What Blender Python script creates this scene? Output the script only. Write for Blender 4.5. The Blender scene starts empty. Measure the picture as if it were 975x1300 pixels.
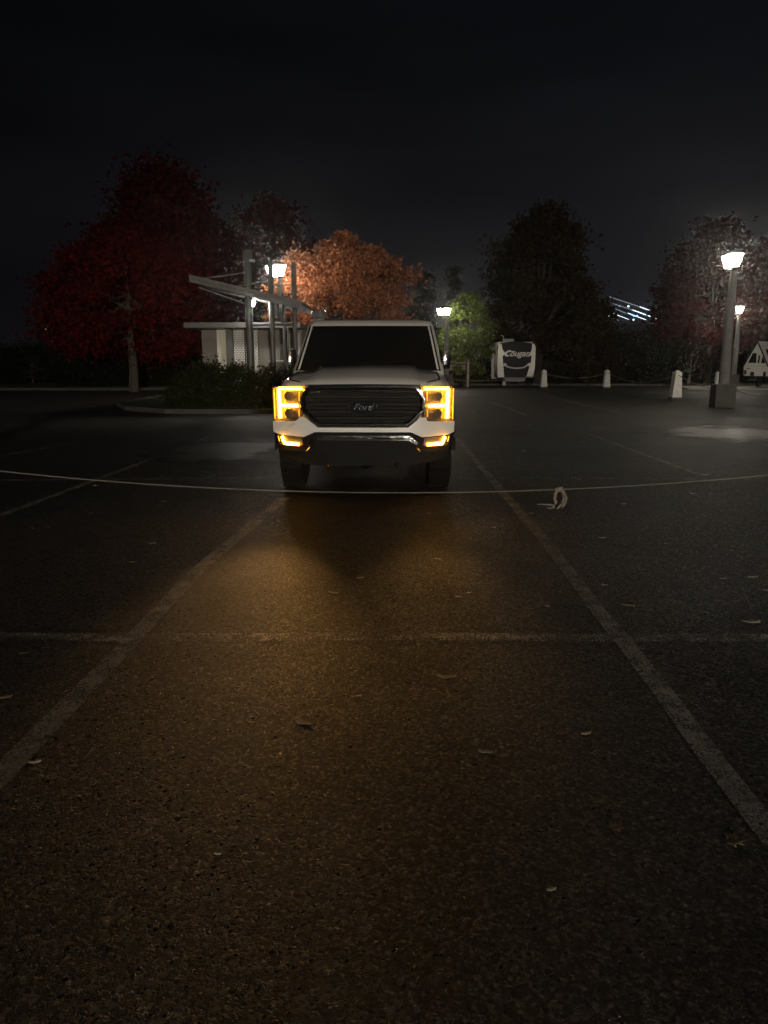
import bpy, math, random
import numpy as np
from mathutils import Vector, Matrix
R = math.radians
random.seed(7)
rng = np.random.default_rng(7)
sc = bpy.context.scene

# ------------------------------------------------------------------ camera
CAM_H = 1.47
PITCH = math.atan(189/940); YAW = math.atan(20/940)
cd = bpy.data.cameras.new('camera'); cam = bpy.data.objects.new('camera', cd)
sc.collection.objects.link(cam); sc.camera = cam
cam.location = (0, 0, CAM_H); cam.rotation_euler = (math.pi/2-PITCH, 0, YAW)
cd.sensor_fit = 'VERTICAL'; cd.sensor_height = 36; cd.lens = 36*940/1300
cd.clip_start = .05; cd.clip_end = 2000

# ------------------------------------------------------------------ night sky
w = bpy.data.worlds.new('World'); sc.world = w; w.use_nodes = True
nt = w.node_tree; nt.nodes.clear()
def N(nt, t, **kw):
    n = nt.nodes.new(t)
    for k, v in kw.items():
        if k in n.inputs.keys() if isinstance(k, str) else False: n.inputs[k].default_value = v
        else: setattr(n, k, v)
    return n
tc = N(nt, 'ShaderNodeTexCoord'); sep = N(nt, 'ShaderNodeSeparateXYZ'); nt.links.new(tc.outputs['Generated'], sep.inputs[0])
ramp = N(nt, 'ShaderNodeValToRGB'); nt.links.new(sep.outputs['Z'], ramp.inputs[0])
cr = ramp.color_ramp
cr.elements[0].position = 0.0; cr.elements[0].color = (.0062, .0058, .0074, 1)
cr.elements[1].position = .55; cr.elements[1].color = (.0009, .0011, .0017, 1)
e = cr.elements.new(.16); e.color = (.0060, .0060, .0076, 1)
e = cr.elements.new(.34); e.color = (.0030, .0034, .0044, 1)
mp = N(nt, 'ShaderNodeMapping'); mp.inputs['Scale'].default_value = (1.2, 1.2, 6.0); nt.links.new(tc.outputs['Generated'], mp.inputs[0])
nz = N(nt, 'ShaderNodeTexNoise'); nz.inputs['Scale'].default_value = 2.2; nz.inputs['Detail'].default_value = 6; nt.links.new(mp.outputs[0], nz.inputs[0])
mr = N(nt, 'ShaderNodeMapRange'); nt.links.new(nz.outputs['Fac'], mr.inputs[0])
mr.inputs[1].default_value = .3; mr.inputs[2].default_value = .72; mr.inputs[3].default_value = .62; mr.inputs[4].default_value = 1.25
# town glow sits toward the right-hand side of the horizon
mx = N(nt, 'ShaderNodeMapRange'); nt.links.new(sep.outputs['X'], mx.inputs[0])
mx.inputs[1].default_value = -.55; mx.inputs[2].default_value = .15; mx.inputs[3].default_value = .38; mx.inputs[4].default_value = 1.0
mu = N(nt, 'ShaderNodeMath', operation='MULTIPLY'); nt.links.new(mr.outputs[0], mu.inputs[0]); nt.links.new(mx.outputs[0], mu.inputs[1])
vm = N(nt, 'ShaderNodeVectorMath', operation='SCALE'); nt.links.new(ramp.outputs[0], vm.inputs[0]); nt.links.new(mu.outputs[0], vm.inputs['Scale'])
bg = N(nt, 'ShaderNodeBackground'); nt.links.new(vm.outputs[0], bg.inputs[0]); bg.inputs[1].default_value = 1.45
wo = N(nt, 'ShaderNodeOutputWorld'); nt.links.new(bg.outputs[0], wo.inputs[0])

# ------------------------------------------------------------------ exposure
vs = sc.view_settings; vs.view_transform = 'Standard'; vs.look = 'None'; vs.exposure = 0; vs.gamma = 1
try: vs.use_curve_mapping = False
except Exception: pass
sc.render.engine = 'CYCLES'
cy = sc.cycles; cy.use_denoising = True; cy.max_bounces = 5; cy.diffuse_bounces = 2; cy.glossy_bounces = 3; cy.volume_bounces = 0
cy.transparent_max_bounces = 12; cy.sample_clamp_indirect = 3; cy.sample_clamp_direct = 0; cy.use_adaptive_sampling = False
cy.caustics_reflective = False; cy.caustics_refractive = False; cy.blur_glossy = .3

# light levels
LAMP = 110.0          # radiance of a frosted street lantern
HAZE = .0012
FLOOD = 19000.0        # the mast behind the camera that lights the truck's face
AMBER = 40.0
SPOT = 85.0

# ------------------------------------------------------------------ measuring helpers
cM = Matrix.Rotation(YAW, 3, 'Z') @ Matrix.Rotation(math.pi/2-PITCH, 3, 'X')
def ray(px, py): return cM @ Vector(((px-487.5)/940, -(py-650)/940, -1))
def ground(px, py, z=0.0):
    d = ray(px, py); t = (z-CAM_H)/d.z; return Vector((d.x*t, d.y*t, z))
def at(px, py, Y):
    d = ray(px, py); t = Y/d.y; return Vector((d.x*t, Y, CAM_H+d.z*t))

# ------------------------------------------------------------------ materials
MC = {}
def mat(name, col, rough=.6, metal=0, var=0, vscale=8, bump=0, bscale=60, emit=None, estr=0, col2=None, coat=0, island=False, spec=.5):
    if name in MC: return MC[name]
    m = bpy.data.materials.new(name); m.use_nodes = True; nt = m.node_tree; b = nt.nodes['Principled BSDF']
    b.inputs['Base Color'].default_value = (*col, 1); b.inputs['Roughness'].default_value = rough; b.inputs['Metallic'].default_value = metal
    b.inputs['Coat Weight'].default_value = coat; b.inputs['Coat Roughness'].default_value = .05
    b.inputs['Specular IOR Level'].default_value = .12 if island else spec
    tc = N(nt, 'ShaderNodeTexCoord')
    if var or col2 or island:
        c2 = col2 or tuple(c*(1-var) for c in col)
        mixn = N(nt, 'ShaderNodeMix', data_type='RGBA')
        mixn.inputs[6].default_value = (*col, 1); mixn.inputs[7].default_value = (*c2, 1)
        if island:
            g = N(nt, 'ShaderNodeNewGeometry'); nt.links.new(g.outputs['Random Per Island'], mixn.inputs[0])
        else:
            n = N(nt, 'ShaderNodeTexNoise'); n.inputs['Scale'].default_value = vscale; n.inputs['Detail'].default_value = 6; n.inputs['Roughness'].default_value = .65
            nt.links.new(tc.outputs['Object'], n.inputs[0])
            q = N(nt, 'ShaderNodeMapRange'); q.inputs[1].default_value = .32; q.inputs[2].default_value = .68
            nt.links.new(n.outputs['Fac'], q.inputs[0]); nt.links.new(q.outputs[0], mixn.inputs[0])
            q2 = N(nt, 'ShaderNodeMapRange'); q2.inputs[3].default_value = max(0, rough-.08); q2.inputs[4].default_value = min(1, rough+.1)
            nt.links.new(n.outputs['Fac'], q2.inputs[0]); nt.links.new(q2.outputs[0], b.inputs['Roughness'])
        nt.links.new(mixn.outputs[2], b.inputs['Base Color'])
        if island:   # leaves: matt, a little light passes through
            df = N(nt, 'ShaderNodeBsdfDiffuse'); tl = N(nt, 'ShaderNodeBsdfTranslucent'); ms = N(nt, 'ShaderNodeMixShader'); ms.inputs[0].default_value = .3
            nt.links.new(mixn.outputs[2], df.inputs[0]); nt.links.new(mixn.outputs[2], tl.inputs[0]); nt.links.new(df.outputs[0], ms.inputs[1]); nt.links.new(tl.outputs[0], ms.inputs[2])
            nt.links.new(ms.outputs[0], nt.nodes['Material Output'].inputs[0])
    if bump:
        n = N(nt, 'ShaderNodeTexNoise'); n.inputs['Scale'].default_value = bscale; n.inputs['Detail'].default_value = 4
        nt.links.new(tc.outputs['Object'], n.inputs[0])
        bp = N(nt, 'ShaderNodeBump'); bp.inputs['Strength'].default_value = bump; bp.inputs['Distance'].default_value = .01
        nt.links.new(n.outputs['Fac'], bp.inputs['Height']); nt.links.new(bp.outputs[0], b.inputs['Normal'])
    if emit:
        b.inputs['Emission Color'].default_value = (*emit, 1); b.inputs['Emission Strength'].default_value = estr
    MC[name] = m; return m

def asphalt_mat():
    m = bpy.data.materials.new('asphalt'); m.use_nodes = True; nt = m.node_tree; b = nt.nodes['Principled BSDF']; b.inputs['Specular IOR Level'].default_value = .38
    g = N(nt, 'ShaderNodeNewGeometry'); L = nt.links.new
    big = N(nt, 'ShaderNodeTexNoise'); big.inputs['Scale'].default_value = .35; big.inputs['Detail'].default_value = 5; L(g.outputs['Position'], big.inputs[0])
    mid = N(nt, 'ShaderNodeTexNoise'); mid.inputs['Scale'].default_value = 3.5; mid.inputs['Detail'].default_value = 6; L(g.outputs['Position'], mid.inputs[0])
    vor = N(nt, 'ShaderNodeTexVoronoi'); vor.inputs['Scale'].default_value = 84; L(g.outputs['Position'], vor.inputs[0])
    vo2 = N(nt, 'ShaderNodeTexVoronoi'); vo2.inputs['Scale'].default_value = 190; L(g.outputs['Position'], vo2.inputs[0])
    fin = N(nt, 'ShaderNodeTexNoise'); fin.inputs['Scale'].default_value = 260; fin.inputs['Detail'].default_value = 3; L(g.outputs['Position'], fin.inputs[0])
    # stones of different grey
    m1 = N(nt, 'ShaderNodeMix', data_type='RGBA'); m1.inputs[6].default_value = (.0042, .0039, .0034, 1); m1.inputs[7].default_value = (.095, .080, .062, 1)
    sp = N(nt, 'ShaderNodeSeparateColor'); L(vor.outputs['Color'], sp.inputs[0])
    pw = N(nt, 'ShaderNodeMath', operation='POWER'); L(sp.outputs[0], pw.inputs[0]); pw.inputs[1].default_value = 4.0; L(pw.outputs[0], m1.inputs[0])
    m2 = N(nt, 'ShaderNodeMix', data_type='RGBA', blend_type='MULTIPLY'); m2.inputs[0].default_value = 1
    r = N(nt, 'ShaderNodeMapRange'); L(mid.outputs['Fac'], r.inputs[0]); r.inputs[1].default_value = .3; r.inputs[2].default_value = .7; r.inputs[3].default_value = .7; r.inputs[4].default_value = 1.25
    L(m1.outputs[2], m2.inputs[6]); L(r.outputs[0], m2.inputs[7]); L(m2.outputs[2], b.inputs['Base Color'])
    # damp and dry patches
    r2 = N(nt, 'ShaderNodeMapRange'); L(big.outputs['Fac'], r2.inputs[0]); r2.inputs[1].default_value = .35; r2.inputs[2].default_value = .65; r2.inputs[3].default_value = .50; r2.inputs[4].default_value = .66
    st = N(nt, 'ShaderNodeMapRange'); L(sp.outputs[1], st.inputs[0]); st.inputs[1].default_value = 0; st.inputs[2].default_value = .45; st.inputs[3].default_value = -.34; st.inputs[4].default_value = .10
    ra = N(nt, 'ShaderNodeMath', operation='ADD'); L(r2.outputs[0], ra.inputs[0]); L(st.outputs[0], ra.inputs[1]); L(ra.outputs[0], b.inputs['Roughness'])
    a = N(nt, 'ShaderNodeMath', operation='MULTIPLY'); L(vor.outputs['Distance'], a.inputs[0]); a.inputs[1].default_value = -1
    a2 = N(nt, 'ShaderNodeMath', operation='MULTIPLY_ADD'); L(vo2.outputs['Distance'], a2.inputs[0]); a2.inputs[1].default_value = -.8; L(a.outputs[0], a2.inputs[2])
    a3 = N(nt, 'ShaderNodeMath', operation='MULTIPLY_ADD'); L(fin.outputs['Fac'], a3.inputs[0]); a3.inputs[1].default_value = .5; L(a2.outputs[0], a3.inputs[2])
    bp = N(nt, 'ShaderNodeBump'); bp.inputs['Strength'].default_value = 1.0; bp.inputs['Distance'].default_value = .006
    L(a3.outputs[0], bp.inputs['Height'])
    tl = N(nt, 'ShaderNodeVectorMath', operation='SUBTRACT'); L(vor.outputs['Color'], tl.inputs[0]); tl.inputs[1].default_value = (.5, .5, .5)
    ts = N(nt, 'ShaderNodeVectorMath', operation='MULTIPLY'); L(tl.outputs[0], ts.inputs[0]); ts.inputs[1].default_value = (.55, .55, .1)
    ta = N(nt, 'ShaderNodeVectorMath', operation='ADD'); L(ts.outputs[0], ta.inputs[0]); L(bp.outputs[0], ta.inputs[1])
    tn = N(nt, 'ShaderNodeVectorMath', operation='NORMALIZE'); L(ta.outputs[0], tn.inputs[0]); L(tn.outputs[0], b.inputs['Normal'])
    return m
ASPH = asphalt_mat()

def sheen_mat():  # asphalt copy made smoother so lamp sheen shows on it
    m = asphalt_mat(); m.name = 'sheen asphalt'; nt = m.node_tree; L = nt.links.new; b = nt.nodes['Principled BSDF']
    for l in list(b.inputs['Roughness'].links): nt.links.remove(l)
    b.inputs['Roughness'].default_value = .40
    tc = N(nt, 'ShaderNodeTexCoord'); ln = N(nt, 'ShaderNodeVectorMath', operation='LENGTH'); L(tc.outputs['Object'], ln.inputs[0])
    g = N(nt, 'ShaderNodeNewGeometry'); no = N(nt, 'ShaderNodeTexNoise'); no.inputs['Scale'].default_value = 1.6; no.inputs['Detail'].default_value = 8; L(g.outputs['Position'], no.inputs[0])
    ad = N(nt, 'ShaderNodeMath', operation='MULTIPLY_ADD'); L(no.outputs['Fac'], ad.inputs[0]); ad.inputs[1].default_value = 1.1; L(ln.outputs['Value'], ad.inputs[2])
    r = N(nt, 'ShaderNodeMapRange'); L(ad.outputs[0], r.inputs[0]); r.inputs[1].default_value = 1.42; r.inputs[2].default_value = .95; r.inputs[3].default_value = 0; r.inputs[4].default_value = 1
    tr = N(nt, 'ShaderNodeBsdfTransparent'); mx = N(nt, 'ShaderNodeMixShader')
    L(r.outputs[0], mx.inputs[0]); L(tr.outputs[0], mx.inputs[1]); L(b.outputs[0], mx.inputs[2]); L(mx.outputs[0], nt.nodes['Material Output'].inputs[0])
    return m
SHEEN = sheen_mat()
def paint_mat(name, col, lo, hi):
    """road paint worn down to the stones: see-through where it has gone"""
    m = bpy.data.materials.new(name); m.use_nodes = True; nt = m.node_tree; b = nt.nodes['Principled BSDF']; L = nt.links.new
    g = N(nt, 'ShaderNodeNewGeometry')
    b.inputs['Base Color'].default_value = (*col, 1); b.inputs['Roughness'].default_value = .55
    vor = N(nt, 'ShaderNodeTexVoronoi'); vor.inputs['Scale'].default_value = 80; L(g.outputs['Position'], vor.inputs[0])
    no = N(nt, 'ShaderNodeTexNoise'); no.inputs['Scale'].default_value = 5; no.inputs['Detail'].default_value = 8; no.inputs['Roughness'].default_value = .8; L(g.outputs['Position'], no.inputs[0])
    ad = N(nt, 'ShaderNodeMath', operation='MULTIPLY_ADD'); L(vor.outputs['Distance'], ad.inputs[0]); ad.inputs[1].default_value = -.35; L(no.outputs['Fac'], ad.inputs[2])
    r = N(nt, 'ShaderNodeMapRange'); L(ad.outputs[0], r.inputs[0]); r.inputs[1].default_value = lo; r.inputs[2].default_value = hi
    bp = N(nt, 'ShaderNodeBump'); bp.inputs['Strength'].default_value = .8; bp.inputs['Distance'].default_value = .004; L(vor.outputs['Distance'], bp.inputs['Height']); bp.invert = True; L(bp.outputs[0], b.inputs['Normal'])
    tr = N(nt, 'ShaderNodeBsdfTransparent'); mx = N(nt, 'ShaderNodeMixShader')
    L(r.outputs[0], mx.inputs[0]); L(tr.outputs[0], mx.inputs[1]); L(b.outputs[0], mx.inputs[2]); L(mx.outputs[0], nt.nodes['Material Output'].inputs[0])
    return m

def clear_mat(name, tint=(1, 1, 1)):
    m = bpy.data.materials.new(name); m.use_nodes = True; nt = m.node_tree; L = nt.links.new
    for n in list(nt.nodes):
        if n.type == 'BSDF_PRINCIPLED': nt.nodes.remove(n)
    tr = N(nt, 'ShaderNodeBsdfTransparent'); tr.inputs[0].default_value = (*tint, 1)
    gl = N(nt, 'ShaderNodeBsdfGlossy'); gl.inputs['Roughness'].default_value = .03
    fr = N(nt, 'ShaderNodeFresnel'); fr.inputs[0].default_value = 1.45
    mx = N(nt, 'ShaderNodeMixShader'); L(fr.outputs[0], mx.inputs[0]); L(tr.outputs[0], mx.inputs[1]); L(gl.outputs[0], mx.inputs[2]); L(mx.outputs[0], nt.nodes['Material Output'].inputs[0])
    return m

def tile_mat():
    m = bpy.data.materials.new('small wall tiles'); m.use_nodes = True; nt = m.node_tree; b = nt.nodes['Principled BSDF']; L = nt.links.new
    tc = N(nt, 'ShaderNodeTexCoord'); mp = N(nt, 'ShaderNodeMapping'); mp.inputs['Rotation'].default_value = (R(90), 0, 0); L(tc.outputs['Object'], mp.inputs[0])
    br = N(nt, 'ShaderNodeTexBrick'); br.inputs['Scale'].default_value = 1; br.inputs['Brick Width'].default_value = .10; br.inputs['Row Height'].default_value = .065; br.inputs['Mortar Size'].default_value = .011
    br.inputs['Color1'].default_value = (.62, .60, .55, 1); br.inputs['Color2'].default_value = (.70, .68, .63, 1); br.inputs['Mortar'].default_value = (.16, .15, .14, 1)
    L(mp.outputs[0], br.inputs[0]); L(br.outputs[0], b.inputs['Base Color']); b.inputs['Roughness'].default_value = .35
    return m

# ------------------------------------------------------------------ mesh helpers
class MB:
    def __init__(s): s.v = []; s.f = []
    def add(s, vs, fs):
        o = len(s.v); s.v += [tuple(v) for v in vs]; s.f += [tuple(i+o for i in f) for f in fs]; return s
    def box(s, x0, x1, y0, y1, z0, z1):
        return s.add([(x0,y0,z0),(x1,y0,z0),(x1,y1,z0),(x0,y1,z0),(x0,y0,z1),(x1,y0,z1),(x1,y1,z1),(x0,y1,z1)],
                     [(0,3,2,1),(4,5,6,7),(0,1,5,4),(1,2,6,5),(2,3,7,6),(3,0,4,7)])
    def prism(s, pts, y0, y1):
        """(x,z) outline extruded along y; outline counter-clockwise seen from -y"""
        n = len(pts)
        return s.add([(x,y0,z) for x,z in pts]+[(x,y1,z) for x,z in pts],
                     [tuple(range(n)), tuple(range(2*n-1, n-1, -1))]+[((i+1)%n, i, i+n, (i+1)%n+n) for i in range(n)])
    def prismx(s, pts, x0, x1):
        n = len(pts)
        return s.add([(x0,y,z) for y,z in pts]+[(x1,y,z) for y,z in pts],
                     [tuple(range(n-1,-1,-1)), tuple(range(n, 2*n))]+[(i, (i+1)%n, (i+1)%n+n, i+n) for i in range(n)])
    def loft(s, rings, cap=True, closed=True):
        n = len(rings[0]); vs = [p for r in rings for p in r]; fs = []
        for k in range(len(rings)-1):
            for i in range(n if closed else n-1):
                j = (i+1) % n; fs.append((k*n+i, k*n+j, (k+1)*n+j, (k+1)*n+i))
        if cap: fs += [tuple(range(n-1,-1,-1)), tuple(range((len(rings)-1)*n, len(rings)*n))]
        return s.add(vs, fs)
    def tube(s, path, r, n=8):
        path = [Vector(p) for p in path]; rs = r if isinstance(r, (list, tuple)) else [r]*len(path); rings = []
        for i, p in enumerate(path):
            t = (path[min(i+1, len(path)-1)]-path[max(i-1, 0)]).normalized()
            u = t.cross(Vector((0,0,1)) if abs(t.z) < .9 else Vector((0,1,0))).normalized(); v = t.cross(u)
            rings.append([p+(u*math.cos(a)+v*math.sin(a))*rs[i] for a in [2*math.pi*k/n for k in range(n)]])
        return s.loft(rings)
    def lathe(s, prof, c=(0,0,0), axis='Z', n=24, cap=True):
        rings = []
        for r, h in prof:
            ring = []
            for k in range(n):
                a = 2*math.pi*k/n; p = (r*math.cos(a), r*math.sin(a), h)
                if axis == 'X': p = (h, p[0], p[1])
                if axis == 'Y': p = (p[1], h, p[0])
                ring.append((p[0]+c[0], p[1]+c[1], p[2]+c[2]))
            rings.append(ring)
        return s.loft(rings, cap)
    def build(s, name, m, parent=None, loc=None, smooth=True, bevel=0, angle=35):
        me = bpy.data.meshes.new(name); me.from_pydata(s.v, [], s.f); me.update()
        o = bpy.data.objects.new(name, me); sc.collection.objects.link(o); me.materials.append(m)
        if loc is not None: o.location = loc
        if parent: o.parent = parent
        if smooth:
            for p in me.polygons: p.use_smooth = True
            me.set_sharp_from_angle(angle=R(angle))
        if bevel:
            b = o.modifiers.new('bevel', 'BEVEL'); b.width = bevel; b.segments = 2; b.limit_method = 'ANGLE'; b.angle_limit = R(35); b.harden_normals = smooth
        return o
def tag(o, label=None, cat=None, group=None, kind=None):
    if label: o['label'] = label
    if cat: o['category'] = cat
    if group: o['group'] = group
    if kind: o['kind'] = kind
    return o
def thing(name, label, cat, loc=(0,0,0), rz=0, group=None):
    o = bpy.data.objects.new(name, None); sc.collection.objects.link(o); o.location = loc; o.rotation_euler = (0,0,rz); o.empty_display_size = .2
    return tag(o, label, cat, group)
def dup(root, loc, rz=0, label=None, group=None, scale=None):
    r = root.copy(); sc.collection.objects.link(r); r.location = loc; r.rotation_euler = (0,0,rz)
    if scale: r.scale = (scale,)*3
    if label: r['label'] = label
    if group: r['group'] = group
    for ch in list(root.children):
        c = ch.copy(); sc.collection.objects.link(c); c.parent = r
        for g in ch.children:
            d = g.copy(); sc.collection.objects.link(d); d.parent = c
    return r
def recentre(root, P, rz=0):
    """move a thing's origin to its own base at P, then turn it about that point"""
    P=Vector(P)
    def walk(o):
        for c in o.children:
            if c.location.length>1e-6: c.location-=P
            else: c.data.transform(Matrix.Translation(-P))
            for g in c.children: 
                if g.location.length<=1e-6: g.data.transform(Matrix.Translation(-(P if c.location.length<1e-6 else Vector((0,0,0)))))
    walk(root); root.location=root.location+P; root.rotation_euler.z=rz
def boolean(o, cutters):
    for c in cutters:
        b = o.modifiers.new('cut', 'BOOLEAN'); b.object = c; b.operation = 'DIFFERENCE'; b.solver = 'EXACT'
    bpy.context.view_layer.update()
    dg = bpy.context.evaluated_depsgraph_get(); me = bpy.data.meshes.new_from_object(o.evaluated_get(dg))
    o.modifiers.clear(); o.data = me
    for p in me.polygons: p.use_smooth = True
    me.set_sharp_from_angle(angle=R(28))
    for c in cutters: bpy.data.objects.remove(c)
def text(name, body, size, m, parent, loc, rot=(R(90),0,0), extrude=.004, shear=0, width=1):
    cu = bpy.data.curves.new(name, 'FONT'); cu.body = body; cu.size = size; cu.extrude = extrude; cu.shear = shear; cu.align_x = 'CENTER'; cu.align_y = 'CENTER'; cu.offset = size*.012
    t = bpy.data.objects.new('tmp', cu); sc.collection.objects.link(t); bpy.context.view_layer.update()
    me = bpy.data.meshes.new_from_object(t.evaluated_get(bpy.context.evaluated_depsgraph_get())); bpy.data.objects.remove(t)
    o = bpy.data.objects.new(name, me); sc.collection.objects.link(o); me.materials.clear(); me.materials.append(m); o.parent = parent; o.location = loc; o.rotation_euler = rot; o.scale = (width,1,1)
    return o

# ------------------------------------------------------------------ ground
g = MB().add([(-400,-120,0),(400,-120,0),(400,500,0),(-400,500,0)], [(0,1,2,3)]).build('parking_lot', ASPH, smooth=False); tag(g, kind='structure')
PW = paint_mat('worn road paint', (.28, .255, .215), .06, .50)
PW2 = paint_mat('badly worn road paint', (.48, .46, .42), .26, .56)
def stripe(pts, w, m, z=.004, horizontal=False):
    """painted line through ground points, constant real width"""
    P = [ground(*p) for p in pts]; vs = []; fs = []
    for i, p in enumerate(P):
        t = (P[min(i+1, len(P)-1)]-P[max(i-1, 0)]).normalized(); n = Vector((-t.y, t.x, 0))*w/2
        vs += [(p.x+n.x, p.y+n.y, z), (p.x-n.x, p.y-n.y, z)]
    for i in range(len(P)-1): fs.append((2*i, 2*i+1, 2*i+3, 2*i+2))
    return tag(MB().add(vs, fs).build('parking_line', m, smooth=False), kind='structure')
stripe([(362,632),(251,724),(165,816),(0,985),(-90,1075)], .11, PW)
stripe([(581,557),(641,629),(700,697),(764,782),(790,812),(850,890),(900,960),(965,1042),(1010,1100)], .10, PW)
stripe([(-260,812),(0,809),(165,811),(487,809),(795,811),(975,811),(1200,812)], .115, PW2, .007)
stripe([(-300,613),(120,609),(345,607)], .12, PW2, .007)
stripe([(585,608),(700,607),(900,609),(1150,608)], .12, PW2, .007)
stripe([(-120,700),(0,655),(120,610),(265,555)], .10, PW)
stripe([(-60,590),(100,561)], .10, PW2)
stripe([(748,551),(820,578),(892,604)], .10, PW)
stripe([(918,548),(975,560),(1100,588)], .11, PW)
stripe([(625,511),(668,527)], .11, PW)
stripe([(694,502),(740,514),(790,524)], .10, PW)
stripe([(862,515),(905,523)], .10, PW2)
stripe([(600,505),(760,504)], .14, PW2, .007)

for (px,py,rx,ry) in ((925,550,2.3,2.6),(285,572,1.6,2.6)):  # smoother sheets added where the lamps' sheen lies on the asphalt
    p = ground(px,py); o = MB().add([(-1.4,-1.4,0),(1.4,-1.4,0),(1.4,1.4,0),(-1.4,1.4,0)],[(0,1,2,3)]).build('sheen_patch', SHEEN, smooth=False); o.location=(p.x,p.y,.012); o.scale=(rx,ry,1); tag(o, kind='structure')
KERB = mat('kerb concrete', (.075,.070,.062), .85, var=.35, vscale=3, bump=.4)
GRASS = mat('grass', (.035,.05,.018), .9, var=.5, vscale=1.5, bump=.8, bscale=30)
def area(name, outline, m, z=.10, kerb=True):
    n = len(outline)
    o = MB().prism([(0,0)]*3, 0, 0)
    mb = MB(); mb.add([(x,y,0) for x,y in outline]+[(x,y,z) for x,y in outline], [tuple(range(n,2*n))]+[(i,(i+1)%n,(i+1)%n+n,i+n) for i in range(n)])
    tag(mb.build(name, m, smooth=False), kind='structure')
    if kerb:
        cx = sum(p[0] for p in outline)/n; cyy = sum(p[1] for p in outline)/n
        P = [Vector((x,y,0)) for x,y in outline]; k = MB()
        for i in range(n):
            a, b = P[i], P[(i+1)%n]; t = (b-a).normalized(); nn = Vector((t.y,-t.x,0))*.14
            q = [a+nn, b+nn, b-nn*.02, a-nn*.02]
            k.add([(v.x,v.y,0) for v in q]+[(v.x,v.y,z+.035) for v in q], [(4,5,6,7),(0,1,5,4),(1,2,6,5),(2,3,7,6),(3,0,4,7)])
        tag(k.build('kerb', KERB, smooth=False, bevel=0), kind='structure')
area('verge', [(-120,41),(-14.5,41),(-11,44.5),(-9,60),(-9,140),(-120,140)], GRASS)
area('planting_island', [(-8.6,23.6),(-6.9,22.1),(-3.2,22.0),(-1.9,23.2),(-1.9,36.5),(-10.5,36.5),(-9.8,26)], GRASS)
area('lawn', [(-3,50.0),(14.5,50.0),(70,50.0),(110,50),(110,140),(-3,140)], GRASS, kerb=True)
area('sidewalk', [(16.2,42.5),(80,42.5),(80,47.5),(17.5,47.5)], mat('pale walkway concrete',(.42,.41,.38),.8,var=.25,vscale=1.2,bump=.3), z=.07, kerb=False)

# ------------------------------------------------------------------ foliage
def leaf_mesh(name, pts, size, m, parent=None, loc=(0,0,0)):
    n = len(pts); a = rng.normal(size=(n,3)); a /= np.linalg.norm(a,axis=1)[:,None]
    b = rng.normal(size=(n,3)); b -= a*(a*b).sum(1)[:,None]; b /= np.linalg.norm(b,axis=1)[:,None]
    s = size*rng.uniform(.6,1.35,n)[:,None]
    v = np.stack([pts-a*s, pts-b*s*.55+a*s*.1, pts+a*s, pts+b*s*.55+a*s*.1],1).reshape(-1,3).astype(np.float32)
    me = bpy.data.meshes.new(name); me.vertices.add(4*n); me.vertices.foreach_set('co', v.ravel())
    me.loops.add(4*n); me.loops.foreach_set('vertex_index', np.arange(4*n,dtype=np.int32))
    me.polygons.add(n); me.polygons.foreach_set('loop_start', np.arange(0,4*n,4,dtype=np.int32)); me.update(calc_edges=True); me.validate()
    me.materials.append(m); o = bpy.data.objects.new(name, me); sc.collection.objects.link(o); o.location = loc
    if parent: o.parent = parent
    return o
def profile(z, prof):
    return np.interp(z, [p[0] for p in prof], [p[1] for p in prof])
ROUND = [(0,.55),(.15,.88),(.4,1),(.65,.86),(.85,.52),(1,.08)]
CONE = [(0,.8),(.12,1),(.35,.78),(.6,.5),(.85,.2),(1,.02)]
EGG = [(0,.45),(.12,.85),(.3,1),(.55,.8),(.8,.42),(.93,.2),(1,.06)]
BARK = mat('bark', (.08,.065,.048), .9, var=.5, vscale=12, bump=.8, bscale=25)
def tree(name, label, x, y, H, rx, z0, prof, m, n, size, trunk_r=.2, clump=.55, nclump=None, ry=None, shell=.55, cat='tree', group=None, lean=0, density=1):
    ry = ry or rx; t = thing(name, label, cat, (x,y,0), 0, group)
    nc = nclump or int(60+rx*12)
    zc = rng.uniform(0,1,nc*3); keep = rng.uniform(0,1,nc*3) < profile(zc,prof)+.12; zc = zc[keep][:nc]; k = len(zc)
    ang = rng.uniform(0,2*np.pi,k); rr = rng.uniform(shell,1,k)**.7*profile(zc,prof)*rng.uniform(.82,1.08,k)
    C = np.stack([rr*rx*np.cos(ang)+lean*zc, rr*ry*np.sin(ang), z0+zc*(H-z0)],1)
    idx = rng.integers(0,k,n); cs = clump*rng.uniform(.5,1.4,k)
    P = C[idx]+rng.normal(size=(n,3))*cs[idx][:,None]*np.array([1,1,.6])
    P[:,2] = np.maximum(P[:,2], .12)
    leaf_mesh('crown', P, size, m, t)
    tb = MB(); top = Vector((lean*.6,0,z0+(H-z0)*.7)); f = Vector((0,0,z0+.12*(H-z0)))
    tb.tube([(0,0,0),(trunk_r*.3,0,f.z*.5),f,top],[trunk_r*1.25,trunk_r,trunk_r*.85,trunk_r*.15],8)
    for j in range(min(16,k)):
        c = Vector(C[j*k//16 if k>16 else j]); s = f.lerp(top, random.uniform(0,.7))*1.0
        mid = s.lerp(c,.5)+Vector((0,0,-.1*(c-s).length)); tb.tube([s,mid,c],[trunk_r*.42,trunk_r*.22,.02],5)
    tb.build('trunk', BARK, t)
    return t
RED = mat('red maple leaves', (.12,.011,.008), .6, col2=(.035,.004,.004), island=True)
DEEP = mat('deep red maple leaves', (.075,.006,.005), .6, col2=(.03,.003,.003), island=True)
DKRED = mat('dark red leaves', (.07,.010,.010), .65, col2=(.025,.004,.004), island=True)
ORANGE = mat('orange maple leaves', (.50,.20,.10), .6, col2=(.13,.045,.016), island=True)
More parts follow.
